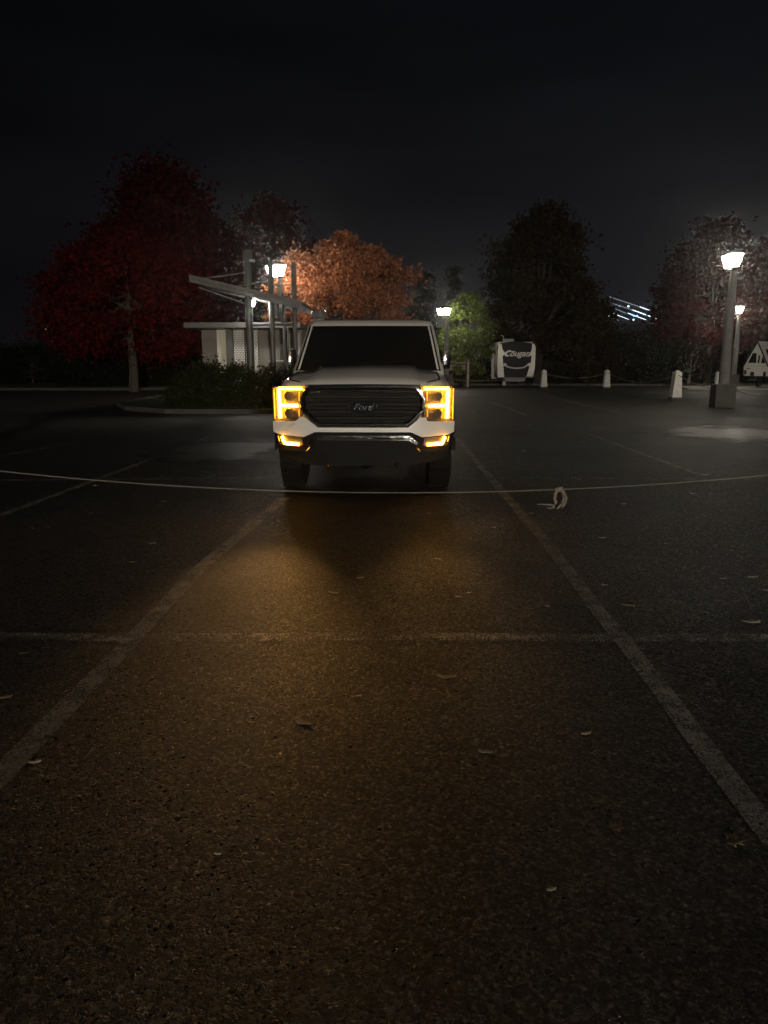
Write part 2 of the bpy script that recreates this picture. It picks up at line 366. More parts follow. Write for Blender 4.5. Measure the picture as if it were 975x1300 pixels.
OLIVE = mat('olive leaves', (.05,.037,.012), .7, col2=(.022,.016,.006), island=True)
GREEN = mat('green leaves', (.17,.22,.045), .6, col2=(.04,.07,.012), island=True)
DKGREEN = mat('dark evergreen leaves', (.020,.024,.008), .7, col2=(.008,.010,.004), island=True)
BUSHM = mat('bush leaves', (.040,.042,.012), .55, col2=(.015,.018,.006), island=True)

p = at(205,470,50); tree('maple_tree','tallest red maple, rising to a narrow point left of the pavilion',p.x-.2,52,14.9,5.0,2.2,EGG,DEEP,42000,.19,.28,.75,group='red maples on the left')
p = at(168,470,39); tree('maple_tree','wide low red maple whose pale trunk shows at the left, branch tips glowing bright red',p.x,39,7.8,4.5,2.0,ROUND,RED,30000,.11,.22,.5,group='red maples on the left')
p = at(340,470,50); tree('maple_tree','dark red tree half hidden behind the lamp by the pavilion',p.x,52,12.2,3.6,3,ROUND,DKRED,16000,.19,.25,.6)
p = at(450,470,34.6); tree('maple_tree','orange maple lit up bright beside the pavilion lamp, behind the truck roof',p.x,34.6,7.2,2.9,1.3,ROUND,ORANGE,38000,.085,.18,.28)
p = at(378,470,33.8); tree('maple_tree','small orange tree whose top catches the pavilion lamp',p.x,33.9,6.5,1.25,1.8,ROUND,ORANGE,13000,.08,.12,.22)
p = at(538,470,58); tree('conifer_tree','dark pointed conifer left of the middle lamp',p.x,60,8.6,2.0,.8,CONE,DKGREEN,7000,.12,.16,.3)
p = at(577,470,66); tree('conifer_tree','thin conifer with its tip above the middle lamp',p.x,68,9.5,1.8,.8,CONE,DKGREEN,6000,.13,.16,.3)
p = at(592,470,48); tree('broadleaf_tree','small green tree lit by the middle lamp, left of the white trailer',p.x,47.4,5.8,1.6,.9,ROUND,GREEN,15000,.09,.14,.22)
p = at(694,470,54); tree('broadleaf_tree','huge dark rounded tree right of the middle, behind the white trailer',p.x-.3,56,12.0,4.15,1.4,[(0,.8),(.2,1),(.5,.93),(.75,.68),(.92,.3),(1,.05)],OLIVE,42000,.18,.3,.6)
p = at(905,470,50); tree('maple_tree','broad dark red tree behind the nearest street lamp',p.x+.4,52,10.2,3.8,1.6,ROUND,DKRED,36000,.16,.25,.5)
p = at(985,470,60); tree('maple_tree','dark red tree cut by the right edge of the photo',p.x,62,11.5,4.5,1.6,ROUND,DKRED,20000,.18,.25,.6)
p = at(904,482,45.5)
bt = thing('sapling','bare forked sapling left of the concrete lamp base','tree',(p.x,49.2,.1))
b = MB(); b.tube([(0,0,0),(.05,0,.6),(.1,0,1.1)],[.12,.09,.06])
for a,l in ((-1.0,1.1),(-.55,1.3),(.35,1.5),(.8,1.1),(.05,1.8),(-.25,1.6)):
    b.tube([(.06,0,.7),(.06+math.sin(a)*l*.5,.05,.8+l*.25),(.06+math.sin(a)*l*.95,.1,.8+math.cos(a)*l*.75)],[.05,.035,.012],5)
b.build('trunk', mat('pale bark',(.15,.135,.11),.85,var=.3), bt)
twp = np.concatenate([rng.normal(size=(260,3))*[.5,.4,.35]+[0,0,1.7]]); leaf_mesh('crown', twp, .05, DKRED, bt)

# shrub belts: each shrub its own thing
SHR = [(-10,60,2.9,3.2),(40,52,2.6,3.0),(95,56,3.0,3.2),(135,47,2.2,2.6),(190,48,2.3,2.7),(235,50,2.8,2.8)]
for i,(px,Y,h,r) in enumerate(SHR):
    p = at(px,470,Y)
    tree('shrub', ['dark shrub at the far left edge of the photo','dark shrub under the far lit building','dark shrub between the far lit building and the wide red maple','low dark shrub just left of the pale maple trunk','low dark shrub just right of the pale maple trunk','dark shrub beside the left wall of the pavilion'][i], p.x,Y,h,r,.1,ROUND,DKGREEN,5000,.09,.06,.5,group='shrubs along the left verge',cat='shrub')
SHR = [(620,52,1.6,1.2,DKGREEN),(745,54,4.4,2.8,OLIVE),(775,57,4.0,2.6,OLIVE),(815,53,3.7,2.8,OLIVE),(850,50.5,3.0,1.6,DKGREEN),(935,56,4.4,2.4,DKGREEN),(960,54,3.6,1.8,DKGREEN)]
for i,(px,Y,h,r,m) in enumerate(SHR):
    p = at(px,470,Y)
    tree('shrub', ['low shrub close to the left side of the white trailer','olive shrub touching the right side of the huge dark tree','olive shrub below the bridge cables','broad olive shrub below the right end of the bridge cables','dark shrub behind the tallest white bollard','dark shrub between the nearest lamp pole and the camper','dark shrub rising directly behind the pointed camper'][i], p.x,Y,h,r,.15,ROUND,m,5500,.085,.06,.45,group='shrubs along the right lawn',cat='shrub')
# leafy bush in front of the pavilion
for i,(px,Y,h,r) in enumerate([(236,24.4,1.15,.75),(268,24.0,1.45,.85),(303,23.8,1.40,.85),(338,24.0,1.25,.8),(372,24.4,1.15,.7)]):
    p = at(px,500,Y)
    tree('bush', ['leftmost and lowest leafy bush in front of the pavilion','leafy bush before the cream wall panel of the pavilion','leafy bush before the tiled wall of the pavilion','leafy bush between the pavilion and the left headlight','leafy bush half hidden behind the truck'][i], p.x,Y,h,r,.05,ROUND,BUSHM,5200,.045,.03,.17,group='leafy bushes in front of the pavilion',cat='bush',shell=.3,nclump=60)
# tufts of ground cover by the plank sign
for i,px in enumerate((585,603,618)):
    p = at(px,475,50.5+i*.3); P = rng.normal(size=(900,3))*[.45,.3,.28]+[0,0,.42]; P[:,2]=np.abs(P[:,2])
    tag(leaf_mesh('grass_tuft',P,.09,BUSHM,None,(p.x,50.8+i*.3,.1)), ['tuft of long grass under the plank sign','tuft of long grass right of the plank sign post','tuft of long grass nearest the white trailer'][i],'grass','grass tufts by the plank sign')

# ------------------------------------------------------------------ street lamps
CONC = mat('lamp pole concrete', (.19,.185,.175), .8, var=.3, vscale=5, bump=.4)
DKM = mat('dark bronze metal', (.06,.058,.055), .45, metal=.6, var=.2)
LENS = mat('lit frosted lens', (.9,.9,.88), .5, emit=(1,.90,.74), estr=LAMP*1.1)
def lamp_proto(label, loc, rz, group):
    t = thing('street_lamp', label, 'street lamp', loc, rz, group)
    MB().prism([(-.33,0),(.33,0),(.31,.78),(-.31,.78)], -.33, .33).build('pedestal', mat('dirty concrete',(.10,.095,.088),.9,var=.4,vscale=4,bump=.5), t, bevel=.03)
    MB().lathe([(.175,.78),(.165,1.6),(.12,4.0),(.10,4.42)], n=16).build('pole', CONC, t)
    MB().tube([(0,0,4.35),(-.12,.0,4.5),(-.5,0,4.52)], .035).build('bracket', DKM, t)
    for x in (0,-.52):
        h = MB().lathe([(.07,4.44),(.09,4.52),(.13,4.56)], (x,0,0)).build('lamp_head', DKM, t)
        MB().lathe([(.26,4.94),(.27,4.97),(.19,5.03),(.05,5.08)], (x,0,0)).build('lamp_cap', DKM, h)
        MB().lathe([(.115,4.565),(.14,4.60),(.235,4.935)], (x,0,0)).build('lens', LENS, h)
    return t
GRP='twin-headed street lamps round the parking lot'
p = at(917,508,25.5); L0 = lamp_proto('nearest and tallest twin-headed street lamp, on a thick concrete block at the right', (p.x,25.5,0), R(-95), GRP)
p = at(931,480,44.6); dup(L0,(p.x*46/44.6,46.0,.1),R(-15),'far street lamp peeping out from behind the pole of the nearest lamp',GRP,.94)
p = at(356,480,31); dup(L0,(p.x,31.6,.1),R(-45),'street lamp standing behind the sloping pavilion roof, lighting the orange maple',GRP,1.07)
p = at(565,480,46.7); dup(L0,(p.x,45.6,.1),R(-40),'small distant street lamp in the middle, right above the truck mirror',GRP,.92)
FL = mat('lit floodlight glass', (.9,.9,.88), .5, emit=(1,.89,.74), estr=FLOOD*1.12)
t = thing('floodlight_mast','tall mast with two floodlights behind the camera','floodlight',(13,-60,-1.3))
MB().lathe([(.16,1.3),(.14,3),(.08,7.2)],n=14).build('pole', DKM, t)
MB().box(-.75,.75,-.05,.05,7.0,7.1).build('crossbar', DKM, t)
for x in (-.6,.6):
    h=MB().box(x-.3,x+.3,-.12,.1,6.55,6.99).build('floodlight', DKM, t, bevel=.02)
    MB().box(x-.26,x+.26,.102,.12,6.59,6.95).build('lens', FL, h, smooth=False)

# ------------------------------------------------------------------ pavilion
STEEL = mat('pavilion grey steel', (.11,.105,.095), .5, metal=.3, var=.25, vscale=4)
t = thing('pavilion','grey steel pavilion with a tilted roof on tall columns over a small flat-roofed building','pavilion',(0,0,.1))
def PX(px,py,Y): v = at(px,py,Y); return v.x, v.z-.1
YF=25.6; YK=27.0
CREAM = mat('cream wall', (.66,.62,.52), .7, var=.15, vscale=2, bump=.15); TAUPE = mat('taupe wall panel', (.19,.165,.14), .7, var=.2, vscale=2, bump=.2); DARKIN = mat('dark recess', (.03,.028,.026), .8)
def panel(name,x0,x1,zt,Y,th,m,zb=0): return MB().box(x0,x1,Y,Y+th,zb,zt).build(name,m,t,smooth=False)
x0,_=PX(250,417,YK); x1,zt=PX(380,417,YK)
zt = PX(0,417,YK)[1]
panel('wall',x0,x1,zt,YK+.6,2.6,TAUPE)
xa=PX(253,0,YK)[0]; xb=PX(267,0,YK)[0]; panel('wall_panel',xa,xb,zt-.01,YK+.38,.2,CREAM)
xa=PX(268,0,YK)[0]; xb=PX(276,0,YK)[0]; panel('pillar',xa,xb,zt-.01,YK+.1,.3,STEEL)
xa=PX(276.5,0,YK)[0]; xb=PX(291.5,0,YK)[0]; TM=tile_mat(); panel('tiled_wall',xa,xb,zt-.012,YK+.4,.19,TM)
xa=PX(293,0,YK)[0]; xb=PX(310,0,YK)[0]; panel('tiled_wall',xa,xb,zt-.012,YK+.4,.19,TM)
xa=PX(291.7,0,YK)[0]; xb=PX(292.8,0,YK)[0]; panel('pillar',xa,xb,zt-.012,YK+.36,.2,DARKIN)
xa=PX(318,0,YK)[0]; xb=PX(341,0,YK)[0]; panel('door',xa,xb,zt-.25,YK+.5,.09,TAUPE)
xa=PX(341.5,0,YK)[0]; xb=PX(349,0,YK)[0]; panel('pillar',xa,xb,zt-.01,YK+.3,.29,DARKIN)
xa=PX(353,0,YK)[0]; xb=PX(369,0,YK)[0]; panel('door',xa,xb,zt-.15,YK+.5,.09,mat('grey door paint',(.36,.34,.31),.6,var=.15))
# low bench wall next to the truck mirror
xa,zb=PX(345,459,YK-.5); xb,_=PX(372,459,YK-.5); MB().box(xa,xb,YK-.9,YK-.3,0,zb).build('bench_wall',TAUPE,t,bevel=.01)
MB().box(xa-.03,xb+.03,YK-.94,YK-.26,zb,zb+.05).build('bench_cap',mat('pale concrete cap',(.5,.49,.46),.7,var=.15),t,bevel=.008)
xa,za=PX(233,416.5,YK-.4); xb,zb2=PX(381,409,YK-.4)
MB().box(xa,xb,YK-.4,YK+3.4,za,zb2).build('flat_roof',STEEL,t,bevel=.02)
# tall columns
for (px,pt,w) in ((313.5,322,.24),(343,332,.17),(372.5,333,.15)):
    x,zt2=PX(px,pt,YF)
    c=MB().lathe([(w*.55,0),(w*.55,zt2-.12),(w*.4,zt2)],(x,YF,0),n=14).build('column',STEEL,t)
x,z=PX(313.5,330,YF)
MB().box(x-.12,x+.16,YF-.13,YF+.1,z+.02,z+.3).build('floodlight',DKM,t,bevel=.02)
MB().box(x+.0,x+.26,YF-.1,YF+.08,z-.06,z+.0).build('floodlight_arm',mat('galvanised steel',(.5,.5,.5),.4,metal=.8),t)
# tilted roof: high on the left, low on the right, with ribs below
xl,zl=PX(240,352,YF-.9); xr,zr=PX(382,386,YF-.9)
def roofpt(s,y,dz): return (xl+(xr-xl)*s, y, zl+(zr-zl)*s+dz)
rf=MB(); rf.add([roofpt(0,YF-.9,0),roofpt(1,YF-.9,0),roofpt(1,YF+2.0,0),roofpt(0,YF+2.0,0),roofpt(0,YF-.9,.09),roofpt(1,YF-.9,.09),roofpt(1,YF+2.0,.09),roofpt(0,YF+2.0,.09)],[(0,3,2,1),(4,5,6,7),(0,1,5,4),(1,2,6,5),(2,3,7,6),(3,0,4,7)])
roof=rf.build('tilted_roof',STEEL,t,smooth=False)
rb=MB()
for k in range(5):
    y=YF-.85+k*.68
    a=[roofpt(0,y,-.14),roofpt(1,y,-.14),roofpt(1,y+.07,-.14),roofpt(0,y+.07,-.14),roofpt(0,y,-.003),roofpt(1,y,-.003),roofpt(1,y+.07,-.003),roofpt(0,y+.07,-.003)]
    MB().add(a,[(0,3,2,1),(4,5,6,7),(0,1,5,4),(1,2,6,5),(2,3,7,6),(3,0,4,7)]).build('roof_beam',STEEL,roof,smooth=False)
pl=MB()
for k in range(16):
    s=(k+.5)/16; a=Vector(roofpt(s,YF-.95,-.02)); b2=Vector(roofpt(s,YF+2.05,-.02)); MB().tube([a,b2],.022,5).build('roof_purlin',DKM,roof)
for (ax,ay,bx,by) in ((312,346,253,356),(343,356,296,366),(371,361,345,365),(313,386,255,366)):
    A=PX(ax,ay,YF); B=PX(bx,by,YF)
    MB().tube([(A[0],YF,A[1]),(B[0],YF-.3,B[1])],.018,5).build('stay_rod',STEEL,t)
# second row of thin posts carrying the roof, ceiling rail
xa,za=PX(318,412,YF); xb,_=PX(376,412,YF)
MB().tube([(xa,YF,za),(xb,YF,za)],.05,8).build('rail',STEEL,t)
x,z=PX(350,0,YF+.4); MB().tube([(x,YF+.4,0),(x,YF+.4,3.7)],.055,8).build('column',STEEL,t)
x,z=PX(355,0,YF+.8); MB().tube([(x,YF+.8,0),(x,YF+.8,2.6)],.03,8).build('downpipe',STEEL,t)
x,z=PX(350,392,YF+.3); MB().box(x-.12,x+.1,YF+.15,YF+.35,z-.3,z+.15).build('speaker_box',DKM,t,bevel=.02)
# the small lit fitting on the front column
x,z=PX(316.5,384.5,YF-.14)
x+=.07
wl=MB().box(x-.12,x+.09,YF-.06,YF+.14,z+.10,z+.14).build('wall_lamp',DKM,t)
MB().box(x-.04,x+.05,YF+.02,YF+.12,z-.09,z+.09).build('lamp_lens',mat('lit small lens',(.9,.9,.9),.5,emit=(1,.95,.85),estr=700),wl,bevel=.015)

recentre(t,(-5.6,YF,0))
# ------------------------------------------------------------------ pickup truck
WHITE = mat('white truck paint', (.74,.72,.68), .32, var=.05, vscale=3, coat=.8)
GLASS = mat('dark tinted glass', (.006,.006,.006), .06, spec=.5)
BLACK = mat('black plastic', (.006,.006,.006), .6, spec=.1, bump=.2, bscale=120)
RUB = mat('tyre rubber', (.006,.006,.006), .85, spec=.15, bump=.3, bscale=40)
CHR = mat('dark chrome', (.22,.22,.22), .14, metal=1, bump=.35, bscale=28)
CHB = mat('bright chrome', (.75,.75,.75), .1, metal=1, bump=.25, bscale=30)
AMB = mat('amber light guide', (.9,.5,.1), .4, emit=(1,.42,.030), estr=AMBER)
AMB2 = mat('dim amber light guide', (.9,.5,.1), .4, emit=(1,.36,.012), estr=AMBER*.03)
REFL = mat('lamp reflector', (.07,.06,.045), .45, metal=.6, bump=.6, bscale=50)
CLR = clear_mat('clear lamp cover')
def glow_cover():
    m = clear_mat('glow-filled lamp cover'); nt = m.node_tree; out = nt.nodes['Material Output']; src = out.inputs[0].links[0].from_socket
    tl = N(nt, 'ShaderNodeBsdfTranslucent'); tl.inputs[0].default_value = (.8, .7, .5, 1); mx = N(nt, 'ShaderNodeMixShader'); mx.inputs[0].default_value = .055  # translucent share added so amber glow fills the cover
    nt.links.new(src, mx.inputs[1]); nt.links.new(tl.outputs[0], mx.inputs[2]); nt.links.new(mx.outputs[0], out.inputs[0]); return m
CLR = glow_cover()
T = thing('pickup_truck','white crew-cab pickup truck facing the camera with amber daytime lights on','pickup truck',(-.40,8.0,0))
def sx(px): return (px-460.5)/117.5
def sz(py): return 1.47-(py-461)/117.5
def sym(half): return half+[(-x,z) for x,z in reversed(half) if abs(x)>1e-6]
# shell from section outlines (bottom centre round to top centre, right half, mirrored)
def sect(y, w, belt, top, bulge, low, nose=0):
    h=[(0,low),(w*.80,low),(w*.955,low+.10),(w*.99,low+.30),(w,belt-.32),(w*.985,belt-.14),(w*.935,belt-.045),(w*.84,belt+.005),(w*.62,top),(w*.53,top+bulge),(0,top+bulge+.012)]
    s=h+[(-x,z) for x,z in reversed(h[1:-1])]
    return [(x,y+.17*max(0,(abs(x)-.25)/.75)**2.4*max(0,(.9-y)/.74),z) for x,z in s]
rings=[sect(.16,.96,1.215,1.222,.005,.72),sect(.20,.985,1.245,1.252,.01,.66),sect(.36,1.0,1.285,1.295,.025,.60),sect(.75,1.01,1.325,1.352,.045,.55),sect(1.3,1.01,1.365,1.40,.052,.50),sect(1.46,1.01,1.355,1.375,.03,.48),
       sect(2.4,1.01,1.37,1.38,0,.48),sect(4.0,1.01,1.39,1.40,0,.48),sect(5.75,1.0,1.41,1.42,0,.52),sect(5.85,.97,1.38,1.39,0,.56)]
body=MB().loft(rings).build('body',WHITE,T)
cut=[]
for y in (.95,4.62):
    c=MB().lathe([(.50,-1.3),(.50,1.3)],(0,y,.44),axis='X',n=40).build('cutter',BLACK); c.location=T.location; cut.append(c)
c=MB().box(-.80,.80,4.12,5.76,.85,1.7).build('cutter',BLACK,smooth=False); c.location=T.location; cut.append(c)
boolean(body,cut)
# wheel-arch lips and inner well
for y in (.95,4.62):
    for s in (-1,1):
        a=MB(); pts=[]
        for k in range(25):
            an=math.pi*k/24-.12+(.24*k/24-.0)*0; pts.append((s*1.0, y+.515*math.cos(an), .44+.515*math.sin(an)))
        a.tube(pts,.035,6); a.build('wheel_arch',BLACK,T)
MB().box(-.72,.72,.25,5.6,.50,.62).build('chassis',BLACK,T,bevel=.02)
MB().tube([(-.8,.95,.40),(-.25,.95,.36),(0,.95,.33),(.25,.95,.36),(.8,.95,.40)],[.05,.06,.12,.06,.05],10).build('axle',BLACK,T)
MB().prismx([(.12,.46),(.5,.36),(.8,.36),(.8,.46)],-.36,.36).build('skid_plate',mat('skid plate',(.12,.115,.11),.4,metal=.6),T)
# cab
def ring(z,x,yf,yb,cr=.0):
    # rounded-front rectangle
    return [(-x,yb,z),(-x,yf+.16,z-cr*.6),(-x*.93,yf+.05,z-cr*.25),(-x*.5,yf+.01,z),(0,yf,z+cr*.2),(x*.5,yf+.01,z),(x*.93,yf+.05,z-cr*.25),(x,yf+.16,z-cr*.6),(x,yb,z)]
cab=MB().loft([ring(1.30,.955,1.34,4.02),ring(1.40,.95,1.42,4.02),ring(1.97,.845,2.14,3.93),ring(2.025,.81,2.24,3.88),ring(2.055,.70,2.42,3.75),ring(2.07,.45,2.7,3.5)]).build('cab',WHITE,T,angle=24)
# windscreen with a black frit band, curved, 5 mm proud of the cab shell
def ws(u,v,off=.006):
    zz=1.40+(1.97-1.40)*v; x=(.95+(.845-.95)*v); yf=1.42+(2.14-1.42)*v
    xx=u*x*.955; au=abs(u)*.945; y=yf+np.interp(au,[0,.5,.93,1],[0,.01,.05,.16])
    return (xx,y-off,zz+off*.8)
nu,nv=16,8; vs=[ws(-1+2*i/nu,-.04+1.01*j/nv) for j in range(nv+1) for i in range(nu+1)]
o=MB().add(vs,[(j*(nu+1)+i,j*(nu+1)+i+1,(j+1)*(nu+1)+i+1,(j+1)*(nu+1)+i) for j in range(nv) for i in range(nu)])
wsn=o.build('windscreen',GLASS,T); sm=wsn.modifiers.new('s','SOLIDIFY'); sm.thickness=.004
for s in (-1,1):   # side windows
    for (ya,yb,yc,yd) in ((1.78,2.32,2.78,2.78),(2.88,2.88,3.72,3.60)):
        def sp(y,v): z=1.42+(1.92-1.42)*v; return (s*(.95+(.845-.95)*((z-1.40)/.57)+.004), y, z)
        MB().add([sp(ya,0),sp(yc,0),sp(yd,1),sp(yb,1)],[(0,1,2,3)]).build('side_window',GLASS,T,smooth=False)
    for y in (2.80,3.85): MB().tube([(s*1.014,y-.34,1.18),(s*1.03,y-.3,1.18),(s*1.03,y-.16,1.18),(s*1.014,y-.12,1.18)],.014,6).build('door_handle',WHITE,T)
    for y in (1.62,2.83,3.95): MB().box(s*1.0-.012,s*1.0+.012,y-.006,y+.006,.62,1.28).build('door_gap',BLACK,T,smooth=False)
    MB().prismx([(1.5,.42),(3.95,.42),(3.95,.47),(1.5,.47)],s*.86-.09,s*.86+.13).build('running_board',BLACK,T,bevel=.01)
for s in (-1,1):
    MB().tube([(s*.70,.27,1.268),(s*.845,.40,1.296),(s*.85,.75,1.333),(s*.85,1.3,1.373)],.0065,6).build('hood_seam',BLACK,T)
    MB().tube([(s*.50,.24,1.262),(s*.555,.6,1.345),(s*.58,1.3,1.425)],.011,6).build('hood_crease',WHITE,T)
MB().tube([(-.62,.165,1.238),(-.3,.125,1.243),(0,.12,1.245),(.3,.125,1.243),(.62,.165,1.238)],.007,6).build('hood_seam',BLACK,T)
# roof rack trim, wipers, antenna, sensor pod
for s in (-1,1):
    MB().tube([(s*.15-.35,1.40,1.425),(s*.15+.0,1.46,1.47),(s*.15+.33,1.5,1.50)],.010,6).build('wiper',BLACK,T)
pod=MB().box(-.79,-.66,2.42,2.55,2.04,2.07).build('roof_light',DKM,T)
pd=MB()
pd.lathe([(.052,-.05),(.062,.0),(.05,.05)],(-.755,2.42,2.125),axis='Y',n=14); pd.lathe([(.045,-.04),(.052,.0),(.045,.05)],(-.665,2.45,2.12),axis='Y',n=14); pd.box(-.80,-.63,2.40,2.50,2.165,2.185)
pd.build('lamp_bowl',CHR,pod)
# folded mirrors
for s,x in ((-1,-.985),(1,.985)):
    ar=MB().box(x-.06,x+.06,1.72,1.80,1.40,1.46).build('mirror',BLACK,T,bevel=.01)
    MB().loft([[(x+dx*k,1.66+.04*(1-k)+.0,1.53+dz*k) for dx,dz in ((-.055,-.10),(.055,-.10),(.065,.0),(.05,.11),(-.05,.11),(-.065,0))] for k in (.75,1)]+[[(x+dx,1.86,1.53+dz) for dx,dz in ((-.05,-.09),(.05,-.09),(.055,.0),(.045,.10),(-.045,.10),(-.055,0))]]).build('mirror_shell',CHR,ar)
# grille: opening outline
GO=[(-.66,1.10),(-.655,.98),(-.52,.84),(-.46,.815),(.46,.815),(.52,.84),(.655,.98),(.66,1.10),(.61,1.19),(.55,1.225),(-.55,1.225),(-.61,1.19)]
GO=[(x,z) for x,z in GO]
def scale_o(P,k,kz=None): cx=0; cz=1.02; kz=kz or k; return [((x-cx)*k+cx,(z-cz)*kz+cz) for x,z in P]
gr=MB(); outer=scale_o(GO,1.035,1.075); inner=scale_o(GO,.955,.90); n=len(GO)
rr=[[(x,.075,z) for x,z in outer],[(x,.045,z) for x,z in scale_o(GO,1.02,1.05)],[(x,.040,z) for x,z in scale_o(GO,.98,.94)],[(x,.075,z) for x,z in inner],[(x,.14,z) for x,z in inner],[(x,.14,z) for x,z in outer],[(x,.075,z) for x,z in outer]]
gr.loft(rr,cap=False); G=gr.build('grille',CHR,T,bevel=0)
MB().prism(scale_o(GO,1.0,.99),.135,.17).build('grille_backing',BLACK,G,smooth=False)
DCH = mat('smoked chrome bars',(.0045,.004,.0035),.45,metal=.1,spec=.12,bump=.5,bscale=60)
for k,z in enumerate((1.115,1.035,.955,.885)):
    hw=.62 if z>.95 else .54
    MB().prism([(-hw,z-.017),(hw,z-.017),(hw,z+.017),(-hw,z+.017)],.085,.135).build('grille_bar',DCH,G,bevel=.006)
ms=MB()
for i in range(31):
    x=-.60+i*.04
    for j in range(7):
        z=.86+j*.048+(.024 if i%2 else 0)
        if abs(x)>.5 and z<.92: continue
        ms.box(x-.003,x+.003,.108,.134,z-.026,z+.026)
for j in range(8):
    z=.848+j*.048; hw=.60 if z>.92 else .5; ms.box(-hw,hw,.110,.132,z-.004,z+.004)
ms.build('grille_mesh',DCH,G,smooth=False)
MB().tube([(-.57,.052,1.195),(-.3,.040,1.203),(0,.036,1.206),(.3,.040,1.203),(.57,.052,1.195)],.013,8).build('grille_trim',CHR,G)
el=[(.145*math.cos(a),1.005+.058*math.sin(a)) for a in [2*math.pi*k/28 for k in range(28)]]
em=MB().prism(el,.055,.10).build('emblem',mat('dark blue enamel',(.003,.004,.010),.6,spec=.08),G)
er=MB(); pts=[(.150*math.cos(a),.054,1.005+.062*math.sin(a)) for a in [2*math.pi*k/32 for k in range(33)]]; er.tube(pts,.0065,6); 
er.build('emblem_ring',CHB,G)
text('emblem_lettering','Ford',.095,CHR,G,(0,.052,1.005),extrude=.004,shear=.35,width=1.15)
# bumper: body-colour strip, dropping round the lamps
for_strip=[(sx(343),.845),(sx(348),.715),(sx(384),.680),(sx(400),.735),(0,.735)]
BS=[(-1.0,.845),(-.995,.735),(-.93,.705),(-.645,.685),(-.52,.742),(.52,.742),(.645,.685),(.93,.705),(.995,.735),(1.0,.845),(.70,.855),(.68,.90),(.62,.895),(.49,.79),(-.49,.79),(-.62,.895),(-.68,.90),(-.70,.855)]
def curved(P,y0,y1,name,m,parent,k=.17,bev=.008,z=None):
    """outline cut into the curved front of the truck: y recedes with |x|"""
    import bmesh
    bm=bmesh.new(); vs=[bm.verts.new((x,0,z_)) for x,z_ in P]; f=bm.faces.new(vs)
    bmesh.ops.triangulate(bm,faces=[f])
    for x in np.arange(-.95,.96,.1):
        gm=bm.verts[:]+bm.edges[:]+bm.faces[:]; bmesh.ops.bisect_plane(bm,geom=gm,plane_co=(x,0,0),plane_no=(1,0,0))
    bmesh.ops.dissolve_degenerate(bm,edges=bm.edges[:],dist=1e-5)
    r=bmesh.ops.extrude_face_region(bm,geom=bm.faces[:]); new=[v for v in r['geom'] if isinstance(v,bmesh.types.BMVert)]
    ns=set(new)
    for v in bm.verts:
        rec=k*max(0,(abs(v.co.x)-.25)/.75)**2.4
        v.co.y=(y1 if v in ns else y0)+rec
    bmesh.ops.recalc_face_normals(bm,faces=bm.faces[:])
    me=bpy.data.meshes.new(name); bm.to_mesh(me); bm.free()
    for p_ in me.polygons: p_.use_smooth=True
    me.set_sharp_from_angle(angle=R(30)); me.materials.append(m)
    o=bpy.data.objects.new(name,me); sc.collection.objects.link(o); o.parent=parent
    return o
BU=curved(BS,.0,.2,'bumper',WHITE,T)
LB=[(-.99,.725),(-.985,.60),(-.93,.535),(-.60,.52),(-.53,.545),(.53,.545),(.60,.52),(.93,.535),(.985,.60),(.99,.725),(.93,.700),(.645,.680),(.52,.737),(-.52,.737),(-.645,.680),(-.93,.700)]
curved(LB,.03,.2,'lower_bumper',BLACK,BU)
CB=[(-.585,.600),(-.60,.625),(-.51,.705),(.51,.705),(.60,.625),(.585,.600),(.49,.655),(-.49,.655)]
curved(CB,-.01,.05,'chrome_bar',CHR,BU)
VA=[(-.96,.535),(-.93,.45),(-.55,.37),(.55,.37),(.93,.45),(.96,.535),(.60,.517),(.53,.541),(-.53,.541),(-.60,.517)]
curved(VA,.06,.25,'valance',BLACK,BU)
SPK = mat('sparkling chrome', (.55,.55,.54), .12, metal=1, bump=.8, bscale=70)
MB().tube([(-.50,.012,.668),(-.25,-.012,.672),(0,-.016,.673),(.25,-.012,.672),(.50,.012,.668)],.013,8).build('chrome_trim',SPK,BU)
MB().tube([(-.47,.045,.826),(0,.035,.823),(.47,.045,.826)],.008,8).build('grille_trim',SPK,G)
MB().tube([(-.585,.052,1.172),(-.3,.038,1.180),(0,.034,1.182),(.3,.038,1.180),(.585,.052,1.172)],.010,8).build('grille_trim',SPK,G)
for s in (-1,1):
    MB().tube([(s*.53,.035,.62),(s*.62,.055,.53)],.007,6).build('bumper_crease',CHR,BU)
    MB().tube([(s*.375,.10,.375),(s*.375,-.0,.36),(s*.375,-.03,.375),(s*.375,.0,.395),(s*.375,.1,.40)],.016,8).build('tow_hook',CHB,BU)
